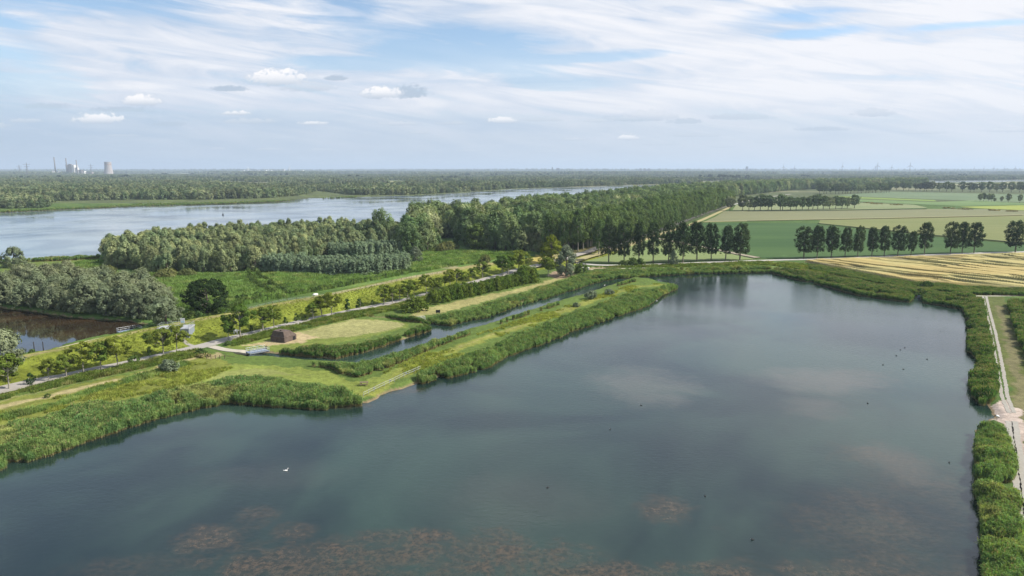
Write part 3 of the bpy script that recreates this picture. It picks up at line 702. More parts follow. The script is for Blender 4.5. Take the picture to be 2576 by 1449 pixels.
# ------------------------------------------------------------------ water
def water_mat(name, body, rough, bscale, bstr, weeds=None, stretch=(1, 1, 1), ior=1.5):
    m, nt, g, p, o = newmat(name)
    geo = N(nt, 'ShaderNodeNewGeometry'); P = geo.outputs['Position']
    big = g.noise(P, .018, 5, .6, .6)
    c = g.mix(g.ss(big, .35, .65), tuple(x * .55 for x in body), (body[0] * 2.6, body[1] * 1.9, body[2] * 1.4))
    if weeds:
        sp = N(nt, 'ShaderNodeSeparateXYZ'); nt.links.new(P, sp.inputs[0])
        wn = g.m('ADD', g.m('MULTIPLY', g.m('SUBTRACT', g.noise(P, .16, 8, .68, 1.2), .5), 5.0), g.m('MULTIPLY', g.m('SUBTRACT', g.noise(P, .055, 4, .6, 1.0), .5), 4.5))
        tot = None
        for (x, y, rx, ry, k) in weeds:
            wx_, wy_ = [float(q) for q in at(x, y, 0)]
            pxm = (y - YH) / CAMZ
            sx = rx / pxm; sy = ry / pxm * ((wy_ ** 2 + CAMZ ** 2) ** .5) / CAMZ
            a = g.m('DIVIDE', g.m('SUBTRACT', sp.outputs[0], wx_), sx); b = g.m('DIVIDE', g.m('SUBTRACT', sp.outputs[1], wy_), sy)
            r = g.m('ADD', g.m('ADD', g.m('MULTIPLY', a, a), g.m('MULTIPLY', b, b)), wn)
            v = g.m('MULTIPLY', g.ss(r, 1.5, -.5), k * .92)
            tot = v if tot is None else g.m('MAXIMUM', tot, v)
        fine = g.noise(P, 1.1, 6, .75)
        wc = g.mix(g.ss(fine, .35, .68), (.012, .016, .011), (.088, .060, .036))
        sh = None  # pale shallows in the water colour, partly standing in for soft cloud reflections
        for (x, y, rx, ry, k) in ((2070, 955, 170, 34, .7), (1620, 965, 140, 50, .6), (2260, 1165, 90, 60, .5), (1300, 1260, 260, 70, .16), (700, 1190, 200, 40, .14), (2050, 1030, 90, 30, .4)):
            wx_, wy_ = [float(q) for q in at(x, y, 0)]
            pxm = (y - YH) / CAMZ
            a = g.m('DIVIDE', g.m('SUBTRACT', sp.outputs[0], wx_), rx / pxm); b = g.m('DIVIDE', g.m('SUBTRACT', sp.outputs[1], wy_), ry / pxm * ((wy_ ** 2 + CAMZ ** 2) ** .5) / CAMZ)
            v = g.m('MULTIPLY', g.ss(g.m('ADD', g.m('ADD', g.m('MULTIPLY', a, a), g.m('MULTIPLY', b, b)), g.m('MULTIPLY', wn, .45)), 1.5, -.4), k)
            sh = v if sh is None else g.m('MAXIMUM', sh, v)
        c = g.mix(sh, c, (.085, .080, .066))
        c = g.mix(tot, c, wc)
    nt.links.new(c, p.inputs['Base Color'])
    p.inputs['IOR'].default_value = ior; p.inputs['Specular IOR Level'].default_value = .5
    mp = N(nt, 'ShaderNodeMapping'); mp.inputs['Scale'].default_value = stretch; mp.inputs['Rotation'].default_value = (0, 0, R(20))
    nt.links.new(P, mp.inputs[0])
    calm = g.ss(g.noise(P, .012, 3, .5, .8), .38, .62)
    p.inputs['Roughness'].default_value = rough
    nt.links.new(g.m('ADD', rough, g.m('MULTIPLY', calm, rough * 2.5)), p.inputs['Roughness'])
    h = g.m('ADD', g.noise(mp.outputs[0], bscale, 4, .6), g.m('MULTIPLY', g.noise(P, bscale * 4, 3, .6), .25))
    bp = N(nt, 'ShaderNodeBump'); bp.inputs[1].default_value = bstr
    nt.links.new(g.m('ADD', .35, g.m('MULTIPLY', calm, .65)), bp.inputs[0])
    nt.links.new(h, bp.inputs['Height']); nt.links.new(bp.outputs[0], p.inputs['Normal'])
    return m
def water(name, poly, mat):
    w_ = wpoly(poly, 0.)
    me = bpy.data.meshes.new(name); me.from_pydata([(a, b, 0) for a, b in w_], [], [tuple(range(len(w_)))]); me.update()
    if me.polygons[0].normal.z < 0: me.flip_normals()
    me.materials.append(mat); return tag(link(name, me), kind='structure')
WEEDS = [(1010, 1350, 150, 24, 1), (1250, 1390, 230, 46, 1), (1150, 1420, 130, 34, .9), (1420, 1440, 260, 30, .9), (860, 1400, 75, 60, .95), (650, 1415, 130, 50, 1), (530, 1352, 80, 38, .85), (640, 1302, 60, 28, .5), (740, 1335, 55, 20, .6),
         (1680, 1280, 75, 34, .8), (1812, 1322, 34, 14, .6), (2260, 1180, 130, 80, .42), (2220, 1340, 260, 110, .5), (2350, 1230, 100, 90, .38), (2100, 1440, 280, 40, .65),
         (490, 1182, 26, 9, .35), (330, 1425, 170, 32, .35), (2080, 1020, 200, 46, .12), (1640, 1436, 260, 22, .8), (1840, 1440, 80, 20, .8), (760, 1425, 200, 34, .8), (1050, 1400, 200, 30, .7), (880, 1019, 70, 9, .8), (1010, 982, 60, 10, .6), (1000, 1446, 300, 14, .8), (2200, 945, 120, 20, .2)]
PS = [(-900, 1235), (-300, 1078), (0, 1010), (400, 915), (640, 858), (1031, 775), (1300, 700), (1500, 672), (1960, 660), (2576, 722), (3500, 800), (3500, 2690), (-900, 2690)]
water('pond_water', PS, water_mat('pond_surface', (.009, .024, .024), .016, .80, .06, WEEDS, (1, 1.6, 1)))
water('harbour_water', [(-900, 640), (0, 740), (400, 800), (395, 824), (60, 905), (-900, 1120)], water_mat('brown_water', (.022, .019, .013), .02, .5, .012))
water('river_water', [(-1700, 720), (0, 672), (300, 650), (700, 608), (1060, 592), (1600, 512), (1850, 483), (2100, 470), (3700, 460), (3700, 445), (2000, 455), (1000, 480), (0, 515), (-1700, 530)],
      water_mat('river_surface', (.075, .120, .165), .06, .18, .05, None, (.5, 1.6, 1), 1.6))
# ------------------------------------------------------------------ scattered growth (uncountable cover)
def scatter(poly, spacing, seed=0, z=BASE, jitter=.9, world=False, dens=None):
    p = poly if world else wpoly(poly, z)
    xs = [q[0] for q in p]; ys = [q[1] for q in p]
    rng = np.random.default_rng(seed)
    a = np.arange(min(xs), max(xs) + spacing, spacing); b = np.arange(min(ys), max(ys) + spacing, spacing)
    X, Y = np.meshgrid(a, b); X = X + rng.uniform(-.5, .5, X.shape) * spacing * jitter; Y = Y + rng.uniform(-.5, .5, Y.shape) * spacing * jitter
    X = X.ravel(); Y = Y.ravel()
    m = inpoly(X, Y, p); X = X[m]; Y = Y[m]
    if dens is not None:
        k = rng.uniform(0, 1, len(X)) < dens(X, Y); X = X[k]; Y = Y[k]
    return X, Y
def hidden(name, me):                       # a source shape for instancing; it is in no collection
    return bpy.data.objects.new(name, me)
def stuff(name, X, Y, Z, S, srcs, seed=0, label=None, sx=None, minz=None):
    rng = np.random.default_rng(seed)
    if minz is not None:
        k = Z > minz; X, Y, Z, S = X[k], Y[k], Z[k], S[k]
    n = len(X)
    me = bpy.data.meshes.new(name); me.vertices.add(n)
    me.vertices.foreach_set('co', np.stack([X, Y, Z], 1).astype(np.float32).ravel())
    a = me.attributes.new('turn', 'FLOAT_VECTOR', 'POINT'); v = np.zeros((n, 3), np.float32); v[:, 2] = rng.uniform(0, 6.283, n); v[:, :2] = rng.normal(0, .04, (n, 2)); a.data.foreach_set('vector', v.ravel())
    a = me.attributes.new('size', 'FLOAT_VECTOR', 'POINT'); v = np.repeat(S[:, None], 3, 1).astype(np.float32)
    v[:, 0] *= rng.uniform(.85, 1.2, n); v[:, 1] *= rng.uniform(.85, 1.2, n); a.data.foreach_set('vector', v.ravel())
    a = me.attributes.new('kindno', 'INT', 'POINT'); a.data.foreach_set('value', rng.integers(0, len(srcs), n).astype(np.int32))
    o = link(name, me)
    ng = bpy.data.node_groups.new(name, 'GeometryNodeTree')
    ng.interface.new_socket('Geometry', in_out='INPUT', socket_type='NodeSocketGeometry')
    ng.interface.new_socket('Geometry', in_out='OUTPUT', socket_type='NodeSocketGeometry')
    gi = ng.nodes.new('NodeGroupInput'); go = ng.nodes.new('NodeGroupOutput')
    ip = ng.nodes.new('GeometryNodeInstanceOnPoints'); jn = ng.nodes.new('GeometryNodeJoinGeometry')
    for s_ in srcs:
        oi = ng.nodes.new('GeometryNodeObjectInfo'); oi.inputs['Object'].default_value = s_; oi.inputs['As Instance'].default_value = True
        ng.links.new(oi.outputs['Geometry'], jn.inputs[0])
    ng.links.new(jn.outputs[0], ip.inputs['Instance']); ip.inputs['Pick Instance'].default_value = True
    ng.links.new(gi.outputs[0], ip.inputs['Points'])
    for nm, ty, sock in (('turn', 'FLOAT_VECTOR', 'Rotation'), ('size', 'FLOAT_VECTOR', 'Scale'), ('kindno', 'INT', 'Instance Index')):
        na = ng.nodes.new('GeometryNodeInputNamedAttribute'); na.data_type = ty; na.inputs['Name'].default_value = nm
        ng.links.new(na.outputs['Attribute'], ip.inputs[sock])
    ng.links.new(ip.outputs[0], go.inputs[0])
    md = o.modifiers.new('scatter', 'NODES'); md.node_group = ng
    return tag(o, kind='stuff', label=label)
def reed_clump(name, seed, n=60, h=2.2, rad=.75, mat='reed'):
    rng = np.random.default_rng(seed); V = []; MI = []
    for i in range(n):
        a = rng.uniform(0, 6.283); r = rad * math.sqrt(rng.uniform()); x, y = r * math.cos(a), r * math.sin(a)
        hh = h * rng.uniform(.72, 1.12); lx, ly = rng.normal(0, .14, 2) * hh / 2
        b = rng.uniform(0, 6.283); wx, wy = .035 * math.cos(b), .035 * math.sin(b)
        for z0, z1, mi in ((-.3, hh * .45, 1), (hh * .45, hh, 0)):
            k0, k1 = max(z0, 0) / hh, z1 / hh; w1 = 1.0 if mi else 1.9
            V += [(x + lx * k0 - wx, y + ly * k0 - wy, z0), (x + lx * k0 + wx, y + ly * k0 + wy, z0), (x + lx * k1 + wx * w1, y + ly * k1 + wy * w1, z1), (x + lx * k1 - wx * w1, y + ly * k1 - wy * w1, z1)]; MI.append(mi)
        if rng.uniform() < .10:
            V += [(x + lx - .05, y + ly, hh - .05), (x + lx + .05, y + ly, hh - .05), (x + lx + .13, y + ly + .05, hh + .3), (x + lx + .02, y + ly + .02, hh + .32)]; MI.append(1)
        for q in range(4):
            k = rng.uniform(.38, .98); c = rng.uniform(0, 6.283); L = rng.uniform(.35, .6); dz_ = rng.uniform(-.12, .3)
            px, py, pz = x + lx * k, y + ly * k, hh * k
            ux, uy = math.cos(c), math.sin(c); s_ = .055
            V += [(px, py, pz), (px + ux * L * .5 - uy * s_, py + uy * L * .5 + ux * s_, pz + dz_ * .7 + .05), (px + ux * L, py + uy * L, pz + dz_ - .08), (px + ux * L * .5 + uy * s_, py + uy * L * .5 - ux * s_, pz + dz_ * .7 + .03)]; MI.append(0)
    V = np.array(V)
    return mesh(name, V, quads(V), [M[mat], M['straw']], MI)
def tuft(name, seed, n=26, h=.7, rad=.5, mat='tuft'):
    rng = np.random.default_rng(seed); V = []
    for i in range(n):
        a = rng.uniform(0, 6.283); r = rad * math.sqrt(rng.uniform()); x, y = r * math.cos(a), r * math.sin(a)
        hh = h * rng.uniform(.5, 1.15); lx, ly = rng.normal(0, .28, 2) * hh; b = rng.uniform(0, 6.283); wx, wy = .05 * math.cos(b), .05 * math.sin(b)
        V += [(x - wx, y - wy, -.1), (x + wx, y + wy, -.1), (x + lx + wx * .8, y + ly + wy * .8, hh), (x + lx - wx * .8, y + ly - wy * .8, hh)]
    V = np.array(V); return mesh(name, V, quads(V), [M[mat]])
def near_only(X, Y):                       # skip what no camera near this one could see
    px, py = proj(X, Y, BASE); return (px > -500) & (px < 3080) & (py < 1900)
RC = [hidden('reed_clump', reed_clump('reed_clump', i)) for i in range(3)]
RCd = [hidden('bank_reed_clump', reed_clump('bank_reed_clump', i + 5, mat='reeddark', h=2.3)) for i in range(3)]
TG = [hidden('grass_tuft', tuft('grass_tuft', i, mat='tuft')) for i in range(3)]
TY = [hidden('meadow_tuft', tuft('meadow_tuft', i + 4, mat='tuftyellow', h=.6)) for i in range(2)]
TL = [hidden('lush_tuft', tuft('lush_tuft', i + 7, mat='tuftgreen', h=.9, n=34, rad=.8)) for i in range(3)]
def reeds(name, poly, sp, hs, src, seed, label, dens=None, minz=-.35, patch=True, visual=True):
    X, Y = scatter(poly, sp, seed, 0.2, dens=dens)
    k = near_only(X, Y); X, Y = X[k], Y[k]
    Z = height(X, Y)
    nz = vnoise(X, Y, 5.5, seed + 50); n2_ = vnoise(X, Y, 1.7, seed + 51)
    S = hs * (.42 + .42 * nz + .45 * n2_)
    if patch:
        kk = nz * .55 + n2_ * .45 > .30; X, Y, Z, S = X[kk], Y[kk], Z[kk], S[kk]
    Z = np.maximum(Z, -.3)
    px, py = proj(X, Y, np.maximum(Z, 0) + hs * 1.9 * (1 if visual else 0)); kk = inpoly(px, py, poly) | (~inpoly(px, py, [(-380, 0), (2576, 0), (2576, 1440), (-380, 1440)]))
    X, Y, Z, S = X[kk], Y[kk], Z[kk], S[kk]
    return stuff(name, X, Y, Z, S, src, seed, label, minz=minz)
R1 = [(-450, 1160), (-200, 1110), (0, 1068), (200, 1022), (400, 988), (500, 966), (580, 949), (660, 945), (760, 961), (850, 975), (895, 992), (922, 1010), (926, 1018), (846, 1022), (816, 1030), (656, 1020), (586, 1012), (516, 1025), (460, 1036), (340, 1069), (230, 1106), (120, 1146), (32, 1170), (0, 1180), (-450, 1320)]
reeds('reed_bed', R1, .62, .95, RC, 1, 'tall green reeds along the pond shore at the left')
R2 = [(1040, 952), (1060, 930), (1121, 908), (1200, 880), (1300, 840), (1390, 806), (1450, 782), (1520, 757), (1600, 732), (1690, 714), (1706, 718), (1700, 728), (1662, 744), (1628, 770), (1550, 797), (1495, 816), (1434, 834), (1386, 860), (1334, 875), (1274, 897), (1210, 932), (1124, 950), (1060, 966)]
reeds('reed_bed', R2, .72, .95, RC, 2, 'reeds along the pond side of the grassy spit')
R3 = [(600, 893), (622, 897), (700, 902), (760, 905), (846, 910), (896, 914), (1031, 877), (1071, 864), (1131, 846), (1181, 828), (1231, 814), (1281, 796), (1341, 778), (1401, 758), (1461, 742), (1547, 714), (1593, 699), (1637, 702),
      (1668, 710), (1600, 711), (1500, 738), (1420, 766), (1300, 806), (1200, 838), (1100, 878), (1031, 908), (960, 938), (900, 955), (855, 945), (835, 932), (700, 916), (625, 908)]
reeds('reed_bed', R3, .74, .78, RC, 3, 'reeds along the channel side of the grassy spit', minz=.05)
R4 = [(640, 884), (680, 878), (760, 872), (896, 866), (960, 852), (1031, 828), (1070, 814), (1089, 822), (1081, 838), (1031, 853), (956, 880), (900, 897), (846, 907), (760, 898), (690, 894)]
reeds('reed_bed', R4, .66, .78, RCd, 4, 'dark reeds on the channel bank below the bunker field', minz=-.1)
R5 = [(1062, 802), (1130, 788), (1211, 768), (1291, 744), (1371, 718), (1440, 698), (1490, 676), (1600, 674), (1760, 669), (1940, 668), (1948, 685), (1747, 688), (1657, 694), (1547, 701), (1491, 713), (1411, 739), (1359, 755), (1291, 773), (1231, 797), (1171, 809), (1127, 819), (1087, 814)]
reeds('reed_bed', R5, .85, .85, RC, 5, 'reeds on the far bank of the channel and pond')
R6 = [(1945, 674), (2000, 676), (2160, 705), (2300, 726), (2440, 738), (2471, 750), (2480, 800), (2490, 850), (2506, 940), (2512, 985), (2498, 1008), (2474, 1018), (2455, 1008), (2436, 955), (2460, 917), (2458, 904), (2438, 884), (2436, 854), (2434, 797), (2424, 779), (2375, 769), (2326, 762), (2320, 752), (2294, 752), (2285, 760), (2160, 743), (2063, 716), (1987, 699), (1946, 688)]
reeds('reed_bed', R6, .8, .95, RCd, 6, 'dark reeds along the far right corner of the pond')
R7 = [(2452, 1076), (2475, 1064), (2512, 1064), (2535, 1090), (2545, 1140), (2552, 1200), (2562, 1300), (2578, 1449), (2620, 1900), (2560, 1900), (2482, 1449), (2475, 1344), (2465, 1257), (2462, 1135)]
reeds('reed_bed', R7, .55, 1.0, RC, 7, 'bright green reeds and brush at the near right shore')
R8 = [(2530, 754), (2562, 754), (2610, 800), (2700, 1000), (2900, 1400), (2780, 1400), (2640, 1010), (2562, 860)]
reeds('reed_bed', R8, .8, 1.0, RCd, 8, 'dark green brush on the far side of the causeway')
R9 = [(912, 790), (1000, 793), (1050, 800), (1085, 808), (1086, 816), (1050, 816), (980, 806), (910, 802)]
reeds('reed_bed', R9, .7, .7, RCd, 9, 'narrow strip of reeds filling the side ditch')
for i, (poly, hs) in enumerate((([(0, 528), (136, 522), (340, 512), (516, 508), (700, 503), (896, 492), (896, 497), (776, 501), (686, 509), (516, 515), (340, 520), (136, 529), (0, 535), (-500, 541), (-500, 532)], 1.2),
                                ([(255, 652), (180, 658), (0, 664), (-500, 680), (-500, 668), (0, 652), (110, 646), (255, 640)], .9))):
    reeds('reed_bed', poly, 3.0 if i == 0 else 1.5, hs, RC, 20 + i, ('pale reeds along the far river bank', 'reeds on the near river bank at the left')[i])
# grasses
def grass(name, poly, sp, s, src, seed, label, zmin=.25, thr=.35):
    X, Y = scatter(poly, sp, seed, BASE)
    k = near_only(X, Y); X, Y = X[k], Y[k]; Z = height(X, Y)
    nz = vnoise(X, Y, 3.5, seed + 70) * .6 + vnoise(X, Y, 11, seed + 71) * .4
    k = (Z > zmin) & (nz > thr); X, Y, Z, nz = X[k], Y[k], Z[k], nz[k]
    return stuff(name, X, Y, Z, s * (.5 + nz), src, seed, label)
def strip(pts, w0, w1):                    # pixel polyline -> pixel polygon between two vertical offsets
    return [(x, y + w0) for x, y in pts] + [(x, y + w1) for x, y in pts][::-1]
RS = [(-300, 1064), (0, 992), (90, 971), (170, 952), (300, 924), (440, 893), (500, 881)]
RS2 = [(585, 858), (656, 840), (716, 825), (816, 802), (916, 782), (1016, 762), (1071, 747), (1131, 732), (1175, 722), (1231, 706)]
grass('verge_grass', strip(RS, 0, 16), .55, 1.0, TG, 31, 'tall grass verge along the road', thr=.2)
grass('verge_grass', strip(RS2, -1, 14), .6, 1.0, TG, 32, 'tall grass verge between road and bunker field', thr=.2)
grass('meadow_grass', [(-300, 1130), (0, 1030), (300, 960), (470, 912), (600, 920), (520, 955), (400, 985), (200, 1020), (0, 1066), (-300, 1140)], .8, .8, TY, 33, 'yellowish rough grass between hay strip and reeds', thr=.45)
grass('lush_grass', strip([(-300, 1128), (0, 1056), (120, 1026), (240, 984), (330, 958), (430, 930), (470, 916)], -6, 6), .7, .9, TL, 34, 'strip of lush dark grass', thr=.25)
grass('spit_grass', [(960, 940), (1031, 905), (1100, 878), (1200, 840), (1300, 808), (1420, 768), (1500, 740), (1600, 714), (1690, 714), (1600, 733), (1520, 758), (1450, 783), (1390, 808), (1300, 842), (1200, 882), (1121, 912), (1050, 940)], .9, .7, TY, 35, 'rough grass on the crown of the spit', thr=.5)
grass('foreland_grass', [(-300, 720), (0, 690), (262, 655), (280, 690), (600, 690), (640, 690), (1040, 684), (1045, 625), (1200, 632), (1345, 636), (1201, 660), (1031, 688), (816, 730), (626, 765), (520, 785), (480, 800), (380, 800), (200, 780)], 1.7, 1.5, TL, 36, 'lush reedy meadow between the dike and the wood', thr=.3)
grass('dike_grass', [(-200, 1020), (0, 945), (170, 905), (400, 850), (560, 815), (716, 785), (916, 745), (1031, 722), (1175, 695), (1175, 712), (1031, 745), (816, 790), (600, 840), (420, 885), (200, 935), (0, 980), (-200, 1030)], 1.0, .45, TY, 37, 'tufted grass on the dike face', thr=.4)
grass('bank_grass', [(2030, 666), (2160, 690), (2300, 717), (2460, 727), (2800, 742), (2800, 756), (2576, 745), (2440, 742), (2290, 730), (2160, 706), (2040, 680)], .8, .55, RCd, 39, 'dark rough growth between the wheat and the reeds', thr=.2)
grass('bank_grass', [(1480, 673), (1700, 666), (1930, 658), (2020, 666), (2200, 704), (2300, 716), (2300, 726), (2160, 704), (2000, 676), (1940, 668), (1600, 674)], 1.1, 1.2, TG, 38, 'rough grass on the far bank', thr=.3)

# ------------------------------------------------------------------ wood trees
rs = np.random.default_rng(77)
WIL = [single_tree('willow', M['wood'], M['bark'], h, r, 1.0, ev, nc, 3200, cr, .40, 100 + i, nb=3, lob=.28, upb=.4, jit=.5, flat=fl)
       for i, (h, r, nc, cr, ev, fl) in enumerate(((12, 4.4, 70, 1.1, E_dome, 1.2), (14.5, 3.7, 80, 1.0, E_pop, 1.5), (10.5, 4.8, 70, 1.2, E_dome, 1.0), (12.5, 4.8, 85, 1.05, E_round, 1.2), (15, 3.4, 80, .95, E_pop, 1.7), (11.5, 4.2, 80, .95, E_dome, 1.5)))]
WILG = [single_tree('grey_willow', M['willowgrey'], M['bark'], h, r, .6, E_dome, nc, 5000, cr, .27, 130 + i, nb=4, lob=.3, upb=.3, jit=.55, flat=1.1)
        for i, (h, r, nc, cr) in enumerate(((10, 4.8, 120, .9), (11, 4.2, 120, .85), (9, 5.2, 120, .95), (10.5, 3.8, 100, .85)))]
WILO = [single_tree('wood_willow', M['willow'], M['bark'], h, r, .8, E_dome, nc, 3400, cr, .32, 150 + i, nb=3, lob=.28, upb=.4, jit=.5, flat=1.5)
        for i, (h, r, nc, cr) in enumerate(((11, 3.5, 75, .85), (12.2, 3.0, 75, .8), (10, 3.8, 75, .9), (13.4, 2.6, 65, .75), (11.6, 3.3, 75, .8)))]
FAR = [single_tree('far_tree', M['far'], M['bark'], h, r, .5, E_dome, 40, 620, 1.5, .95, 170 + i, nb=0, lob=.3, upb=.4, jit=.5, flat=1.2) for i, (h, r) in enumerate(((11, 5.6), (13, 5.0), (9, 6.2), (15.5, 4.2)))]
W1 = [(262, 655), (285, 676), (420, 686), (560, 686), (650, 680), (700, 660), (830, 640), (1000, 618), (1010, 594), (850, 594), (700, 599), (560, 607), (420, 619), (320, 632)]
W2 = [(1012, 640), (1085, 634), (1085, 600), (1165, 600), (1165, 626), (1290, 634), (1350, 634), (1420, 628), (1475, 610), (1560, 584), (1640, 560), (1700, 538), (1770, 514), (1830, 496), (1990, 478), (2330, 468), (2330, 463), (2100, 466), (1960, 469), (1830, 478), (1700, 490), (1590, 506), (1440, 528), (1290, 549), (1150, 564), (1045, 576), (1040, 585), (1150, 588), (1165, 590), (1080, 590), (1010, 604)]
W3 = [(-350, 740), (-60, 762), (0, 768), (100, 778), (180, 788), (260, 795), (330, 800), (384, 808), (420, 800), (440, 786), (400, 760), (300, 730), (180, 712), (60, 706), (0, 706), (-350, 712)]
pts = []
def wood(poly, sp, seed, hs, fam, tagname, z=BASE):
    X, Y = scatter(poly, sp, seed, z)
    d = np.hypot(X, Y)
    Z = height(X, Y)
    k = Z > .3; X, Y, Z, d = X[k], Y[k], Z[k], d[k]
    for x, y, zz, dd_ in zip(X, Y, Z, d): pts.append((dd_, x, y, zz, hs, fam, tagname))
wood(W1, 4.6, 1, 1.02, 'o', 'W1'); wood(W3, 4.9, 3, .95, 'g', 'W3')
wood(W2, 6.6, 2, 1.42, 'w', 'W2')
pts.sort(key=lambda q: q[0])
# front-edge trees show whole: take the ones nearest the camera as separate trees
LAB = {'W1': ('olive green willow packed into the wood between the meadow and the river', 'willows of the riverside wood'),
       'W3': ('grey green willow in the thicket around the brown harbour water', 'willows around the harbour'),
       'W2': ('tall dark tree crowding the big wood beside the tree-lined avenue', 'trees of the big wood')}
LIM = {'W1': 295, 'W3': 150, 'W2': 295}
cnt = {k: 0 for k in LIM}; rest = {k: [] for k in LIM}
FAM = {'o': WILO, 'g': WILG, 'w': WIL}; NM = {'W1': 'willow_tree', 'W3': 'willow_bush_tree', 'W2': 'woodland_tree'}
for d_, x, y, z, hs, fam, t in pts:
    if cnt[t] < LIM[t]:
        cnt[t] += 1
        me = FAM[fam][rs.integers(len(FAM[fam]))]
        s = hs * rs.uniform(.72, 1.18)
        if t == 'W1':
            s *= .85 + .25 * float(vnoise(np.array([x]), np.array([y]), 25, 4)[0])
        o = link(NM[t], me, None, (x, y, z - .1), rs.uniform(0, 6.28), (s * rs.uniform(.9, 1.1), s * rs.uniform(.9, 1.1), s))
        tag(o, LAB[t][0], 'tree', LAB[t][1])
    else: rest[t].append((x, y, z, hs * rs.uniform(.8, 1.15)))
for t, fam, nm, lb in (('W1', WILO, 'willow_wood', 'rear part of the olive green riverside wood'), ('W2', WIL, 'big_wood', 'rear part of the big wood stretching to the river bend')):
    if rest[t]:
        A = np.array(rest[t]); src = [hidden(nm + '_shape', m_) for m_ in fam]
        stuff(nm, A[:, 0], A[:, 1], A[:, 2], A[:, 3], src, 5, lb)
# far side of the river: one continuous wood
FS = [hidden('far_tree_shape', m_) for m_ in FAR]
FB = [(-900, 534), (0, 526), (120, 523), (136, 506), (340, 502), (515, 502), (600, 500), (690, 498), (770, 489), (800, 480), (860, 488), (900, 491), (1031, 490), (1121, 486), (1291, 474.5), (1351, 472.5), (1547, 466.5), (1707, 463), (1767, 461.5), (1900, 459.5), (2063, 458), (2300, 455), (2600, 451.5), (3300, 448), (3300, 441), (-900, 441)]
def dfar(X, Y):
    n_ = vnoise(X, Y, 240, 61) * .6 + vnoise(X, Y, 80, 62) * .4
    px, py = proj(X, Y, BASE)
    keep = np.where(py > 470, 1.0, np.clip((n_ - .50) * 12, 0, 1))
    clear = (np.abs(px - 1020) < 42) & (py > 458) & (py < 464)
    clear |= (px < 110) & (py > 493) & (py < 497) & (px > 35)
    return np.where(clear, 0, keep)
X, Y = scatter(FB, 10.0, 11, BASE, dens=dfar)
px, py = proj(X, Y, BASE); k = (px > -300) & (px < 2900); X, Y = X[k], Y[k]
S = .54 + .48 * vnoise(X, Y, 60, 63) + .3 * np.random.default_rng(3).uniform(0, 1, len(X))
stuff('far_wood', X, Y, height(X, Y), S, FS, 12, 'dense wood on the far side of the river')
GRV = [single_tree('grove', M['oak'], M['bark'], 17, 9, 1, E_round, 50, 900, 2.2, 1.2, 180, nb=0)]
GR = [hidden('grove_shape', m_) for m_ in GRV]
gp_ = []
for (gx_, gy_, gw, gn) in ((398, 443, 34, 8), (480, 443, 12, 3), (560, 443, 36, 9), (700, 446, 40, 8), (620, 443, 26, 6), (1170, 444, 14, 5), (1240, 444, 10, 4), (1350, 444, 30, 9), (1790, 450, 36, 10), (1840, 452, 40, 10), (1400, 441, 40, 8), (2300, 445, 50, 10), (2010, 447, 40, 8), (100, 452, 60, 9), (300, 450, 60, 10), (900, 450, 30, 5), (1130, 452, 20, 4), (2450, 447, 60, 9)):
    for _ in range(gn): gp_.append(tuple(float(q) for q in at(gx_ + rs.uniform(-gw, gw), gy_ + rs.uniform(-.4, .4))))
gp_ = np.array(gp_)
stuff('dark_groves', gp_[:, 0], gp_[:, 1], np.full(len(gp_), BASE), rs.uniform(.9, 1.5, len(gp_)), GR, 21, 'dark groves standing out of the distant woods')
# belts of wood further out
def dbelt(X, Y):
    n_ = vnoise(X * .6 + Y * .2, Y * .45, 420, 64) * .65 + vnoise(X, Y, 150, 65) * .35
    return np.clip((n_ - .50) * 12, 0, 1)
X, Y = scatter([(-700, 441.5), (3200, 441.5), (3200, 433.6), (-700, 433.6)], 34.0, 13, BASE, dens=dbelt)
px, py = proj(X, Y, BASE); k = (px > -300) & (px < 2900); X, Y = X[k], Y[k]
stuff('distant_woods', X, Y, np.full(len(X), BASE), 1.7 + .9 * vnoise(X, Y, 700, 66), FS, 14, 'belts of distant woodland')
X, Y = scatter([(-500, 433.8), (3000, 433.8), (3000, 429.6), (-500, 429.6)], 150.0, 15, BASE, dens=lambda X, Y: np.where(vnoise(X, Y, 900, 67) > .28, .9, .1))
stuff('horizon_woods', X, Y, np.full(len(X), BASE), 3.2 + 2.2 * vnoise(X, Y, 3000, 68), FS, 16, 'low blue woods on the horizon')
# coppice rows of young willow in front of the wood
ROD = [single_tree('rod', M['rods'], M['bark'], h, 1.25, .2, E_dome, 34, 900, .5, .26, 190 + i, nb=0, upb=.5, jit=.5) for i, h in enumerate((6.4, 7.0, 5.8))]
RSRC = [hidden('coppice_shape', m_) for m_ in ROD]
X, Y = scatter([(655, 683), (800, 693), (905, 694), (1028, 679), (1030, 664), (900, 672), (780, 672), (655, 668)], 1.9, 17)
stuff('willow_coppice', X, Y, height(X, Y), .9 + .25 * vnoise(X, Y, 6, 70), RSRC, 18, 'dense bluish green block of young willows in front')
X, Y = scatter([(835, 650), (905, 652), (1008, 641), (1005, 629), (905, 637), (830, 640)], 1.9, 19)
stuff('willow_coppice', X, Y, height(X, Y), 1.0 + .25 * vnoise(X, Y, 6, 71), RSRC, 20, 'second bluish green block of young willows behind')

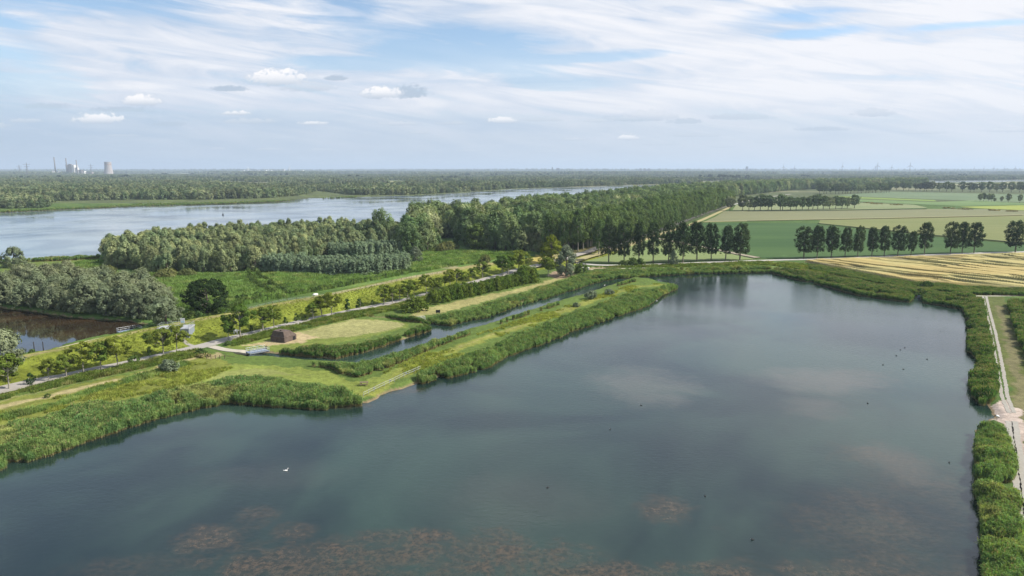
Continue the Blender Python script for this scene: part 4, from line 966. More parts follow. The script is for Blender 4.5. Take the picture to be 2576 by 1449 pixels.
# ------------------------------------------------------------------ single trees
def proto(name, cat, cm, tm):
    o = empty(name, (0, 0, 0), None, cat)
    c = link('crown', cm, o); t = link('trunk', tm, o)
    return reg(o, c, t)
PROT = {}
def place(kind, x, y, hpx, label, group=None, wide=1., z=None, real=None, rz=None):
    """kind of tree at the layout pixel of its foot, hpx = height in pixels"""
    a, b, zz = gpd(x, y)
    h0, o0, used, name = PROT[kind]
    hh = real if real else hpx * (CAMZ - zz) / (y - YH) 
    s = hh / h0
    rz = rs.uniform(0, 6.28) if rz is None else rz
    wide *= rs.uniform(.88, 1.12) if kind != 'oak' else 1.; s *= rs.uniform(.95, 1.05)
    if not used:
        PROT[kind][2] = True; o = o0; o.location = (a, b, zz); o.rotation_euler = (0, 0, rz); o.scale = (s * wide, s * wide, s)
        o['label'] = label
        if group: o['group'] = group
    else:
        o = copy_tree(o0, (a, b, zz), rz, (s * wide, s * wide, s), label, group)
        if not group and 'group' in o: del o['group']
    o.rotation_euler[0] = rs.uniform(-.035, .035); o.rotation_euler[1] = rs.uniform(-.035, .035)
    return o
def mk(kind, name, cat, h0, *a, **k):
    cm, tm = tree_proto(name, *a, **k); PROT[kind] = [h0, proto(name, cat, cm, tm), False, name]
for i in range(3):
    mk('pop%d' % i, 'poplar_tree', 'tree', 21, M['poplar'], M['bark'], 21, (4.2, 4.5, 3.9)[i], 4.4, E_pop, 170, 6200, .85, .32, 200 + i, r=.32, nb=18, flat=1.5, lob=.18, hollow=.3, upb=.15)
    mk('ave%d' % i, 'avenue_poplar', 'tree', 23, M['avenue'], M['barklight'], 23, (4.4, 4.9, 4.1)[i], 5.5, E_pop, 110, 3000, 1.0, .45, 210 + i, r=.35, nb=8, flat=1.6, lob=.2, hollow=.35)
for i in range(4):
    mk('road%d' % i, 'roadside_tree', 'tree', 8, M['road'], M['barklight'], 8, (3.4, 3.8, 3.0, 3.5)[i], 3.3, E_round, (46, 56, 40, 50)[i], 4200, .78, .20, 220 + i, r=.17, nb=14, flat=.6, hollow=.2, lob=.3)
for i in range(2):
    mk('young%d' % i, 'young_tree', 'tree', 3.6, M['young'], M['barklight'], 3.6, (1.25, .95)[i], .8, E_egg, 26, 900, .38, .13, 230 + i, r=.06, nb=6, flat=.9, hollow=.3)
    mk('dark%d' % i, 'avenue_tree', 'tree', 17, M['far'], M['bark'], 17, (6.5, 6.0)[i], 4.8, E_round, 70, 1800, 1.5, .7, 240 + i, r=.4, nb=8, flat=.8, lob=.25)
mk('oak', 'oak_tree', 'tree', 14, M['oak'], M['bark'], 14, 9.2, 1.6, E_round, 150, 9000, 1.35, .36, 250, r=.55, nb=14, flat=.8, lob=.2)
mk('lime', 'yellow_green_tree', 'tree', 15, M['yellow'], M['bark'], 15, 5.2, .8, E_egg, 110, 6000, 1.15, .34, 251, r=.35, nb=10, lob=.25)
mk('silver', 'silver_willow', 'tree', 13, M['silver'], M['bark'], 13, 4.7, .8, E_egg, 120, 6000, .9, .3, 252, r=.35, nb=12, flat=1.3, lob=.3)
mk('wtall', 'tall_poplar_clump', 'tree', 21, M['wood'], M['bark'], 21, 7.2, 1.5, E_fan, 120, 5000, 1.2, .45, 253, r=.5, nb=14, flat=1.8, lob=.3)
mk('grey', 'grey_willow_tree', 'tree', 10, M['willowgrey'], M['bark'], 10, 5.4, .5, E_dome, 110, 7000, 1.05, .28, 254, r=.35, nb=8, lob=.3, upb=.35)
mk('green', 'broad_green_tree', 'tree', 10, M['bush'], M['bark'], 10, 5.0, .6, E_round, 90, 5200, 1.1, .32, 255, r=.35, nb=8, lob=.25)
# poplars behind the far bank
PA = [(1531, 660, 100, 0), (1570, 661, 99, 1), (1607, 662, 103, 2), (1643, 661, 101, 0), (1681, 660, 98, 1), (1718, 661, 99, 2), (1753, 657, 99, 0), (1789, 655, 94, 1), (1825, 655, 86, 2), (1861, 654, 96, 1)]
ORD = ['leftmost', 'second', 'third', 'fourth', 'fifth', 'sixth', 'seventh', 'eighth', 'ninth', 'tenth', 'eleventh', 'twelfth', 'thirteenth', 'fourteenth']
for i, (x, y, h, k) in enumerate(PA):
    lab = 'dark poplar, %s from the left in the row of ten behind the pond' % ORD[i] if 0 < i < 9 else ('leftmost dark poplar of the row of ten behind the pond', 'broad dark poplar ending the row of ten behind the pond at its right')[i == 9]
    if i == 8: lab = 'thinner paler poplar, ninth from the left in the row of ten behind the pond'
    place('pop%d' % k, x, y, h, lab, 'dark poplars behind the pond', wide=1.22 if i == 9 else 1.0)
PB = [(2022, 650, 83, 1, 1.15), (2055, 650, 82, 0, .9), (2091, 648, 80, 2, 1.1), (2125, 647, 79, 0, .95), (2157, 647, 78, 1, .95), (2193, 645, 77, 2, 1.15), (2224, 645, 79, 0, .95), (2258, 644, 80, 1, 1.1), (2291, 643, 63, 2, .95), (2325, 641, 78, 0, 1.1),
      (2390, 639, 80, 1, 1.0), (2420, 638, 79, 2, .95), (2450, 637, 82, 0, 1.15), (2554, 635, 84, 1, 1.2)]
for i, (x, y, h, k, w_) in enumerate(PB):
    lab = 'grey green poplar beside the straight road, %s from the left in the gappy right-hand row' % ORD[i] if i else 'grey green poplar starting the gappy right-hand row beside the straight road'
    if i == 8: lab = 'small thin poplar between two taller ones in the right-hand row'
    if i == 13: lab = 'lone large poplar standing apart at the right edge of the view'
    place('pop%d' % k, x, y, h, lab, 'poplars along the straight road', wide=w_)
# avenue of tall poplars along the road going away (both verges)
ax0, ay0 = [float(q) for q in at(1478, 648)]; ax1, ay1 = [float(q) for q in at(1832, 517)]
L = math.hypot(ax1 - ax0, ay1 - ay0); ux, uy = (ax1 - ax0) / L, (ay1 - ay0) / L
n_ = 0
for row, off in ((0, 5.5), (1, -6.5), (2, -15.0), (3, -24.)):
    t = rs.uniform(0, 4)
    while t < L:
        x, y = ax0 + ux * t + uy * off, ay0 + uy * t - ux * off
        k = 'ave%d' % rs.integers(3); h0, o0, used, nm = PROT[k]; s = rs.uniform(.86, 1.08) * (.88 if row == 0 else 1.0)
        loc = (x, y, hz(x, y))
        lab = ('tall poplar in the front rank of the avenue lining the road away', 'tall poplar in the rear ranks of the avenue lining the road away')[row > 0]
        gname = ('front rank of the poplar avenue', 'rear ranks of the poplar avenue')[row > 0]
        if not used:
            PROT[k][2] = True; o0.location = loc; o0.scale = (s, s, s); o0['label'] = lab; o0['group'] = gname
        else: copy_tree(o0, loc, rs.uniform(0, 6.28), s, lab, gname)
        t += rs.uniform(7.5, 10.0); n_ += 1
# rows across the far fields
def row(kind, pts_, sp, hh, lab0, grp, jit=.25):
    cn_ = 0
    P = [tuple(float(q) for q in at(x, y)) for x, y in pts_]
    for (x0, y0), (x1, y1) in zip(P[:-1], P[1:]):
        L = math.hypot(x1 - x0, y1 - y0); t = 0
        while t < L:
            lab = lab0.replace('#', ORD[min(cn_, 13)] + (' from the left' if cn_ else ''))
            x = x0 + (x1 - x0) * t / L + rs.uniform(-1, 1); cn_ += 1; y = y0 + (y1 - y0) * t / L + rs.uniform(-2, 2)
            k = kind + str(rs.integers(2)); h0, o0, used, nm = PROT[k]; s = hh / h0 * rs.uniform(.85, 1.12)
            if not used:
                PROT[k][2] = True; o0.location = (x, y, BASE); o0.scale = (s, s, s); o0['label'] = lab; o0['group'] = grp
            else: copy_tree(o0, (x, y, BASE), rs.uniform(0, 6.28), s, lab, grp)
            t += sp * rs.uniform(1 - jit, 1 + jit)
row('dark', [(1838, 531), (1870, 530.5)], 14, 18, 'dark round tree, # on the field boundary beside the avenue end', 'pair of trees at the avenue end')
row('dark', [(1884, 530), (1970, 529), (2060, 527.5)], 8.5, 18, 'round-headed tree, # in the long row across the back fields', 'round trees across the back fields')
row('dark', [(2068, 527), (2088, 526.7)], 10, 16.5, 'round-headed tree, # right of the gap in the back row', 'round trees right of the gap')
row('dark', [(2100, 526), (2150, 524.8)], 10, 16.5, 'round-headed tree, # in the right end of the back row', 'round trees at the right end of the back row')
row('dark', [(2062, 488), (2130, 487), (2240, 484.5)], 11, 22, 'dark tree lining the far road behind the pale fields', 'dark trees lining the far road')
row('dark', [(2225, 478), (2330, 481), (2450, 483), (2576, 484), (2800, 486)], 14, 22, 'dark tree in the long distant row behind the grey green field', 'long distant row of dark trees')
for i, (x, y, h, lb) in enumerate(((2465, 507, 19, 'small tree left of a cluster in the right back field'), (2474, 506.5, 21, 'slim tree in the cluster in the right back field'), (2486, 507, 21, 'widest tree of the cluster in the right back field'), (2494, 507, 19, 'tree closing the right side of the cluster in the back field'),
        (2502, 508.5, 11, 'small dark bush-like tree between field clusters'), (2519, 509, 15, 'bare thin tree pair member in the back field'), (2536, 510, 22, 'slender lone tree in the right back field'), (2565, 511, 21, 'tree at the right edge of the back field'))):
    place('dark%d' % (i % 2), x, y, h, lb, None, wide=.8)
# roadside trees, left to right
RT = [(24, 987, 97, 'road2', 'thin yellow green roadside tree nearest the left edge'), (78, 975, 39, 'young0', 'young sapling beside the road near the left edge'),
      (123, 965, 66, 'road2', 'small sparse roadside tree right of the leftmost sapling'), (168, 952, 64, 'road1', 'roadside tree with a low dark crown, third full tree from the left'),
      (211, 943, 88, 'road0', 'broad yellow green roadside tree in the left group'), (254, 934, 74, 'road3', 'roadside tree between two broad ones in the left group'),
      (298, 925, 84, 'road1', 'broad bright green roadside tree at the right of the left group'), (377, 901, 31, 'young1', 'young sapling on the verge between the left group and the pump house trees'),
      (412, 897, 78, 'road1', 'wide green tree on the road in front of the pump house, left of its pair'), (445, 889, 76, 'road0', 'brownish sparse tree hiding the pump house, right of its pair'),
      (575, 856, 54, 'road3', 'small dark roadside tree just left of the tallest one'), (605, 852, 90, 'road1', 'tallest spreading roadside tree left of the bunker'),
      (633, 838, 22, 'young1', 'staked sapling left of the bunker road trees'), (662, 837, 66, 'road2', 'leaning roadside tree behind the bunker, left of its pair'), (690, 826, 64, 'road1', 'round roadside tree right behind the bunker'),
      (718, 820, 25, 'young1', 'narrow young tree just right of the bunker pair'), (745, 812, 25, 'young0', 'young round tree beside a low bush on the verge'),
      (788, 804, 44, 'road2', 'small thin roadside tree beside a middle-sized one'), (810, 796, 52, 'road3', 'middle-sized roadside tree left of a big one'), (835, 798, 68, 'road1', 'big spreading roadside tree in the middle of the view'),
      (874, 788, 38, 'young1', 'narrow young tree, left of the two conical ones'), (906, 782, 32, 'young1', 'narrow young tree, right of the two conical ones'), (937, 771, 17, 'young0', 'smallest sapling on the road verge'),
      (966, 766, 52, 'road3', 'roadside tree at the left end of the dense row'), (987, 764, 44, 'road2', 'slim roadside tree second in the dense row'), (1005, 756, 44, 'road0', 'roadside tree third in the dense row'), (1025, 754, 50, 'road1', 'roadside tree fourth in the dense row'),
      (1042, 746, 44, 'road3', 'roadside tree in front of the round shrub'), (1073, 742, 56, 'road1', 'wide roadside tree left of the hedge end'), (1089, 737, 38, 'road2', 'thin roadside tree behind the hedge end'),
      (1104, 735, 38, 'road3', 'small roadside tree behind the left of the hedge'), (1119, 724, 32, 'road2', 'tiny roadside tree beyond the hedge'), (1133, 727, 50, 'road0', 'roadside tree behind the hedge, left of a twin'), (1149, 723, 46, 'road1', 'roadside tree behind the hedge, right of a twin'),
      (1177, 714, 30, 'road2', 'low tree behind the middle of the hedge'), (1189, 707, 36, 'road3', 'yellowish tree behind the middle of the hedge'), (1214, 700, 44, 'road1', 'broad tree behind the tall part of the hedge'),
      (1264, 695, 56, 'road0', 'broad roadside tree at the bend, left of its twin'), (1278, 690, 52, 'road1', 'broad roadside tree at the bend, right of its twin'), (1304, 687, 62, 'road3', 'tall brownish round tree at the bend'), (1318, 680, 50, 'road0', 'tree right behind the tall brownish one at the bend'),
      (1379, 697, 54, 'road3', 'dark tree with clear stem on the bare soil by the bend')]
for x, y, h, k, lab in RT:
    place(k, x, y, h, lab, wide=rs.uniform(.9, 1.12) if k[0] == 'r' else 1.)
place('oak', 522, 786, 90, 'big dark oak standing alone in the meadow behind the dike', wide=1.12)
place('lime', 1387, 672, 82, 'bright yellow green tree beside the road junction', wide=1.0)
place('silver', 1424, 694, 74, 'grey silvery willow at the near side of the junction', wide=1.15)
place('silver', 1045, 662, 43, 'small silvery willow on the meadow edge right of the coppice', wide=1.15)
place('silver', 1694, 668, 38, 'small pale willow in front of the dark poplar row', wide=.8)
place('wtall', 962, 616, 88, 'tall fan-shaped tree rising above the right end of the riverside wood', wide=.95)
place('wtall', 1150, 570, 48, 'dark spiky tree at the river end of the big wood', wide=1.3)
place('grey', 36, 672, 54, 'lone grey willow on the river bank at the left edge')
place('grey', 418, 818, 80, 'round grey willow at the right end of the harbour thicket', wide=1.0)
place('grey', 12, 935, 118, 'pale grey willow cut by the left edge beside the harbour', wide=1.0)
place('green', 1034, 636, 70, 'mixed green tree in the gap right of the riverside wood', wide=.8)
place('green', 1200, 630, 66, 'broad grey green tree at the front of the big wood')
# fallen trunk at the wood edge
mb = MB(); x, y, z = gpd(1325, 636)
mb.tube([(0, 0, .3), (3, .4, .7), (6.5, .2, .5)], [.35, .28, .12], 7); mb.tube([(2.5, .3, .6), (4.2, 1.2, 1.6)], [.16, .05], 5); mb.tube([(4, .3, .6), (5.4, -.8, 1.5)], [.14, .04], 5)
tag(mb.build('fallen_trunk', M['barklight'], None, True, (x, y, z)), 'pale dead fallen trunk lying at the edge of the big wood', 'fallen tree')

# ------------------------------------------------------------------ shrubs
SH = {}
def shrub_mesh(key, mat, h, r, n, cr, leaf, seed, env=E_dome, flat=1.0):
    V, c = crown(key, M[mat], .15, h - cr * .4, r - cr * .4, env, max(12, n // 30), n, cr, leaf, seed, flat=flat, upb=.4)
    SH[key] = mesh(key, V, quads(V), [M[mat]])
for i in range(3):
    shrub_mesh('hedge%d' % i, 'shrub', 4.6, 2.6, 2400, .55, .22, 300 + i, flat=1.9)
    shrub_mesh('round%d' % i, 'bush', 2.0, 1.25, 700, .36, .17, 310 + i, E_round)
    shrub_mesh('olive%d' % i, 'olivebush', 4.2, 5.5, 2400, 1.0, .33, 320 + i)
shrub_mesh('green0', 'bush', 2.4, 1.8, 1000, .5, .2, 330); shrub_mesh('silver0', 'silver', 2.2, 1.4, 1000, .4, .18, 331, E_round, 1.2)
shrub_mesh('dryheap', 'straw', .8, 1.6, 400, .4, .2, 332)
def shrub(name, key, x, y, h, label, group=None, wide=1., xy=None, cat='shrub', h0=None):
    a, b, z = gpd(x, y) if xy is None else (xy[0], xy[1], hz(*xy))
    zz = {'h': 4.6, 'r': 2.0, 'o': 4.2, 'g': 2.4, 's': 2.2, 'd': .8}[key[0]]
    s = h / zz
    return tag(link(name, SH[key], None, (a, b, z), rs.uniform(0, 6.28), (s * wide, s * wide, s)), label, cat, group)
shrub('round_shrub', 'hedge0', 1041, 783, 5.4, 'large round dark shrub standing alone left of the hedge', wide=1.35)
HP = wpoly([(1092, 764), (1150, 750), (1200, 741), (1250, 730), (1300, 718), (1345, 706)])
HL = [0] + list(np.cumsum([math.dist(HP[i], HP[i + 1]) for i in range(len(HP) - 1)]))
for rr_, off in ((0, 0), (1, 3.6)):
    t = 0.
    while t < HL[-1]:
        x = np.interp(t, HL, [p[0] for p in HP]); y = np.interp(t, HL, [p[1] for p in HP]) + off + rs.uniform(-.6, .6)
        big = 1.35 if t > HL[-1] * .8 else 1.0
        shrub('hedge_shrub', 'hedge%d' % rs.integers(3), 0, 0, rs.uniform(3.9, 5.2) * big, 'bright upright shrub in the tall hedge along the road', 'shrubs of the tall hedge', xy=(float(x) + rs.uniform(-.5, .5), float(y)))
        t += rs.uniform(2.8, 3.8)
def rowbush(pts_, sp, label, grp, hh=(1.5, 2.3)):
    P = [gpd(x, y)[:2] for x, y in pts_]; Ls = [0] + list(np.cumsum([math.dist(P[i], P[i + 1]) for i in range(len(P) - 1)])); t = 0
    while t < Ls[-1]:
        x = float(np.interp(t, Ls, [p[0] for p in P])); y = float(np.interp(t, Ls, [p[1] for p in P]))
        shrub('pollard_bush', 'round%d' % rs.integers(3), 0, 0, rs.uniform(*hh), label, grp, xy=(x + rs.uniform(-.5, .5), y + rs.uniform(-.7, .7))); t += sp * rs.uniform(.75, 1.3)
DB = [(570, 782), (600, 766), (660, 752), (720, 744), (780, 735), (840, 724), (900, 712), (950, 702), (1000, 692), (1034, 684)]
rowbush(DB, 2.7, 'low round willow bush in the line along the back of the dike', 'round bushes behind the dike')
rowbush([(x, y - 9) for x, y in DB[1:4]], 3.2, 'low round willow bush in the second line behind the dike', 'second line of round bushes')
rowbush([(622, 684), (628, 700), (640, 714), (665, 728), (700, 742)], 2.3, 'round bush on the left side of the slanting meadow ditch', 'bushes left of the meadow ditch', (1.6, 2.4))
rowbush([(642, 684), (656, 700), (675, 712), (700, 726), (722, 738)], 2.3, 'round bush on the right side of the slanting meadow ditch', 'bushes right of the meadow ditch', (1.6, 2.4))
for x, y, h, w_, lab in ((240, 694, 4.0, 1.0, 'brownish low bush in front of the wood at the left'), (275, 692, 4.2, .8, 'olive bush right next to the brownish one'), (200, 690, 3.2, .8, 'low brownish bush nearest the river at the left'),
        (420, 700, 4.4, 1.0, 'wide olive bush on the meadow in front of the wood'), (470, 696, 3.8, .9, 'olive bush joining the wide one on the right'), (398, 702, 3.0, .7, 'small olive bush left of the wide one'),
        (1220, 662, 4.2, .7, 'grey green bush on the meadow beside the pale dry grass'), (1130, 632, 6.0, .8, 'pale grey bush at the small clearing in the wood'), (1112, 634, 5.0, .7, 'round grey bush left of the pale one at the clearing')):
    shrub('willow_bush', 'olive%d' % rs.integers(3), x, y, h, lab, None, w_)
for x, y, h, lab in ((338, 914, 2.0, 'small dark bush on the road edge left of the pump house trees'), (767, 806, 1.6, 'low bush on the verge beside the road in the middle'), (572, 868, 1.3, 'dark rounded bush at the corner of road and bunker field'),
        (505, 893, 1.8, 'bush near the reddish twigs by the junction'), (1102, 745, 2.5, 'bush below the roadside trees at the hedge end'), (480, 803, 2.6, 'dark bush below the oak at the dike path'), (500, 801, 2.6, 'second dark bush below the oak'),
        (560, 790, 2.6, 'dark bush right of the oak'), (2330, 727, 3.4, 'dark round bush standing on the far right bank'), (120, 1000, .9, 'low dark tuft shrub on the left meadow'), (370, 851, 1.6, 'light bush beside the floating dock'), (222, 880, 1.6, 'bush on the harbour bank'),
        (205, 884, 1.4, 'small bush on the harbour bank left of its neighbour'), (80, 891, 1.4, 'bush between the mooring poles and the left edge'), (1590, 668, 4.2, 'dark shrub clump in front of the poplar row'), (1612, 667, 3.6, 'dark shrub beside the clump in front of the poplar row'),
        (1568, 669, 3.0, 'low shrub left of the clump in front of the poplars'), (1462, 688, 5, 'dense green shrub right of the silvery willow')):
    shrub('green_shrub', 'green0', x, y, h, lab)
for x, y, h, lab in ((1487, 752, 3.2, 'pale upright willow shrub on the spit'), (1532, 742, 2.4, 'small round willow shrub near the end of the spit'), (1450, 772, 1.6, 'low grey shrub on the spit'), (425, 935, 3.0, 'grey flowering shrub on the left meadow'), (130, 655, 2.4, 'small shrub on the left river bank')):
    shrub('grey_shrub', 'silver0', x, y, h, lab, wide=1.2)
shrub('cut_twigs', 'dryheap', 512, 898, .9, 'reddish heap of cut twigs beside the junction', cat='twig heap')
for i, (x, y) in enumerate(((2186, 511), (2206, 513.5), (2256, 516), (2385, 524.5), (2430, 527), (2500, 530), (2545, 532))):
    shrub('soil_heap', 'dryheap', x, y, 1.6, ('brown heap of soil and cuttings, number %s from the left along the field boundary' % ['one', 'two', 'three', 'four', 'five', 'six', 'seven'][i]), wide=2.4, cat='heap')
# ------------------------------------------------------------------ built things
M['steel'] = plain('galvanised_steel', (.36, .38, .40), .5, .06, 2, .5)
M['whitepaint'] = plain('white_paint', (.62, .62, .60), .5, .04, 1)
M['bluegrey'] = plain('bluegrey_planks', (.16, .20, .27), .7, .12, 3)
M['concrete'] = plain('grey_concrete', (.19, .22, .255), .85, .08, .8)
M['concretetop'] = plain('pale_concrete', (.30, .315, .33), .85, .08, .8)
M['oldconcrete'] = plain('weathered_concrete', (.095, .072, .060), .95, .4, .9, bump=.6)
M['dark'] = plain('dark_opening', (.015, .015, .017), .9, .1)
M['wood'] = M['wood']; M['timber'] = plain('weathered_timber', (.16, .12, .08), .85, .2, 4)
M['black'] = plain('black_plastic', (.02, .02, .022), .6, .1)
M['feather'] = plain('white_feathers', (.82, .80, .77), .7, .05, 8)
M['bill'] = plain('dark_bill', (.05, .04, .035), .5, .1)
M['sootfeather'] = plain('dark_feathers', (.022, .022, .024), .7, .1)
M['orange'] = plain('orange_bill', (.55, .20, .04), .5, .1)
def thing(name, x, y, label, cat, rz=0., group=None, s=1., z=None):
    a, b, zz = gpd(x, y) if z is None else (*[float(q) for q in at(x, y, z)], z)
    return empty(name, (a, b, zz), label, cat, rz, group, s)
# bunker: a small war-time shelter shaped like a clipped pyramid
bl, bf, br = [gpd(*p)[:2] for p in ((681, 858), (716, 863), (746, 853))]
t = empty('bunker', (bf[0], bf[1], BASE), 'weathered brown concrete bunker shaped like a clipped pyramid on the dry field', 'bunker')
vA = np.array([bl[0] - bf[0], bl[1] - bf[1]]); vB = np.array([br[0] - bf[0], br[1] - bf[1]])
vA = vA / np.linalg.norm(vA); ang = math.atan2(vA[1], vA[0]) - math.atan2(vB[1], vB[0])
LA = math.dist(bl, bf); LB = math.dist(br, bf)
vB = vB / np.linalg.norm(vB)
def bq(a, b, z): q = vA * a + vB * b; return (q[0], q[1], z)
body = MB()
lv = [(0, 0, -.4), (0, 0, 1.55), (.22, .22, 1.75), (.62, 1.7, 3.1)]
rings = []
for ia, ib, z in lv:
    ib2 = ib if z < 3 else ib
    rings.append([bq(ia if z < 3 else .75, ib if z < 3 else .5, z), bq(LA - (ia if z < 3 else .7), ib if z < 3 else .5, z), bq(LA - (ia if z < 3 else .7), LB - (ib if z < 3 else 1.9), z), bq(ia if z < 3 else .75, LB - (ib if z < 3 else 1.9), z)])
V = [p for r_ in rings for p in r_]; Fb = []
for i in range(3):
    for k in range(4): Fb.append((i * 4 + k, i * 4 + (k + 1) % 4, (i + 1) * 4 + (k + 1) % 4, (i + 1) * 4 + k))
Fb.append((12, 13, 14, 15)); body.add(V, Fb)
o = body.build('wall', M['oldconcrete'], t)
bpy.context.view_layer.objects.active = o
import bmesh
bm = bmesh.new(); bm.from_mesh(o.data); bmesh.ops.recalc_face_normals(bm, faces=bm.faces); bm.to_mesh(o.data); bm.free()
rb = math.atan2(vB[1], vB[0])
nB = np.array([vB[1], -vB[0]]);  nB = nB if np.dot(nB, vA) < 0 else -nB
c = vB * (LB * .80) + nB * .04
ob = MB(); ob.box((c[0], c[1], .55), (1.0, .12, 1.2), rb); ob.build('doorway', M['dark'], t)
c = bq(LA * .45, LB * .3, 3.2); ob = MB(); ob.box(c, (.7, .6, .35), rb); ob.build('roof_vent', M['oldconcrete'], t)
# plank bridge with railings
P0 = gpd(624, 895); P1 = gpd(673, 889)
brz = math.atan2(P1[1] - P0[1], P1[0] - P0[0]); bL = math.dist(P0[:2], P1[:2])
t = empty('footbridge', ((P0[0] + P1[0]) / 2, (P0[1] + P1[1]) / 2, 1.0), 'small bluish deck bridge with white railings over the reedy ditch', 'bridge', brz)
mb = MB()
for i in range(int(bL / .35)): mb.box((-bL / 2 + .2 + i * .35, 0, 0), (.31, 3.0, .08))
for s_ in (-1.2, 1.2): mb.box((0, s_, -.2), (bL, .2, .3))
mb.build('deck', M['bluegrey'], t)
for s_ in (-1.5, 1.5):
    mb = MB()
    for i in range(6): mb.tube([(-bL / 2 + .1 + i * (bL - .2) / 5, s_, -.2), (-bL / 2 + .1 + i * (bL - .2) / 5, s_, 1.05)], .045, 6)
    for z in (.55, 1.05): mb.tube([(-bL / 2, s_, z), (bL / 2, s_, z)], .04, 6)
    mb.box((0, s_, .02), (bL, .1, .16)); mb.build('railing', M['steel'], t)
# second, white railed bridge
t = thing('plank_bridge', 1053, 805, 'tiny white railed bridge over the side ditch', 'bridge', R(18))
mb = MB(); mb.box((0, 0, .1), (4.4, 1.6, .12)); mb.build('deck', M['concretetop'], t)
for s_ in (-.8, .8):
    mb = MB()
    for i in range(5): mb.tube([(-2.1 + i * 1.05, s_, 0), (-2.1 + i * 1.05, s_, 1.15)], .06, 6)
    for z in (.6, 1.15): mb.tube([(-2.2, s_, z), (2.2, s_, z)], .05, 6)
    mb.build('railing', M['whitepaint'], t)
t = thing('information_board', 1102, 794, 'dark information board on two posts above the reeds', 'board', R(10))
mb = MB(); mb.box((0, 0, 1.5), (1.5, .1, 1.0)); mb.build('panel', M['black'], t)
for s_ in (-.6, .6): mb = MB(); mb.box((s_, .06, .6), (.1, .1, 2.2)); mb.build('post', M['timber'], t)
# pump house set into the dike: long roof slab with railing, tall end wall toward the road
q0 = gpd(450, 846); q1 = gpd(487, 842)
t = empty('pump_house', (q0[0], q0[1], 1.2), 'grey concrete pump house set into the dike slope with a railed flat roof', 'building', R(8))
PHX = q1[0] - q0[0]
mb = MB(); mb.box((PHX / 2, 2.6, .9), (PHX, 5.2, 4.2)); mb.build('wall', M['concrete'], t)
mb = MB()
mb.add([(-6.2, .6, 2.9), (PHX + .12, -.15, 2.9), (PHX + .12, 5.6, 2.9), (-6.2, 4.9, 2.9), (-6.2, .6, 3.25), (PHX + .12, -.15, 3.25), (PHX + .12, 5.6, 3.25), (-6.2, 4.9, 3.25)], [(3, 2, 1, 0), (4, 5, 6, 7), (0, 1, 5, 4), (1, 2, 6, 5), (2, 3, 7, 6), (3, 0, 4, 7)])
mb.build('roof', M['concretetop'], t)
mb = MB(); mb.box((-3.1, 2.2, 1.2), (6.1, 3.0, 3.3)); mb.build('wing_wall', M['concrete'], t)
mb = MB(); mb.box((.55, -.03, .0), (.9, .1, 2.1)); mb.build('door', M['dark'], t)
mb = MB()
for i in range(4): mb.box((PHX * (.2 + .22 * i), -.012, 1.2), (.03, .03, 3.0))
mb.box((PHX * .6, -.02, .1), (PHX * .7, .04, .05)); mb.build('panel_joints', M['steel'], t)
for (pts_) in ([(-6.0, 4.7), (PHX, 5.4)], [(PHX, 5.4), (PHX, 0.1)], [(-6.0, .9), (-6.0, 4.7)]):
    mb = MB(); (xa, ya), (xb, yb) = pts_; n = max(2, int(math.hypot(xb - xa, yb - ya) / 1.3))
    for i in range(n + 1):
        k = i / n; mb.tube([(xa + (xb - xa) * k, ya + (yb - ya) * k, 3.2), (xa + (xb - xa) * k, ya + (yb - ya) * k, 4.3)], .04, 5)
    for z in (3.75, 4.3): mb.tube([(xa, ya, z), (xb, yb, z)], .035, 5)
    mb.build('railing', M['steel'], t)
# information sign on the roof edge
t = empty('white_sign', (q0[0] - 1.6, q0[1] + 6.2, hz(q0[0] - 1.6, q0[1] + 6.2)), 'small white sign with pale blue lower half on posts above the pump house', 'sign', R(8))
mb = MB(); mb.box((0, 0, 1.9), (1.2, .08, 1.4)); mb.build('panel', M['whitepaint'], t)
mb = MB(); mb.box((0, -.05, 1.5), (1.0, .02, .5)); mb.build('print', plain('pale_blue_print', (.45, .65, .72), .6, .05), t)
for s_ in (-.5, .5): mb = MB(); mb.tube([(s_, .06, -.3), (s_, .06, 2.6)], .04, 6); mb.build('post', M['steel'], t)
# concrete stairs from the pump house down to the road
s0 = gpd(456, 852); s1 = gpd(487, 871)
mb = MB(); n = 18
for i in range(n):
    k = (i + .5) / n; x = s0[0] + (s1[0] - s0[0]) * k; y = s0[1] + (s1[1] - s0[1]) * k
    mb.box((x - s1[0], y - s1[1], hz(x, y) + .02 - s1[2] - .2), (1.25, math.dist(s0[:2], s1[:2]) / n * 1.02, .5), math.atan2(s1[1] - s0[1], s1[0] - s0[0]) + math.pi / 2)
tag(mb.build('stairs', M['slab'], None, False, s1), 'pale concrete stairs running down the dike from the pump house to the road', 'stairs')
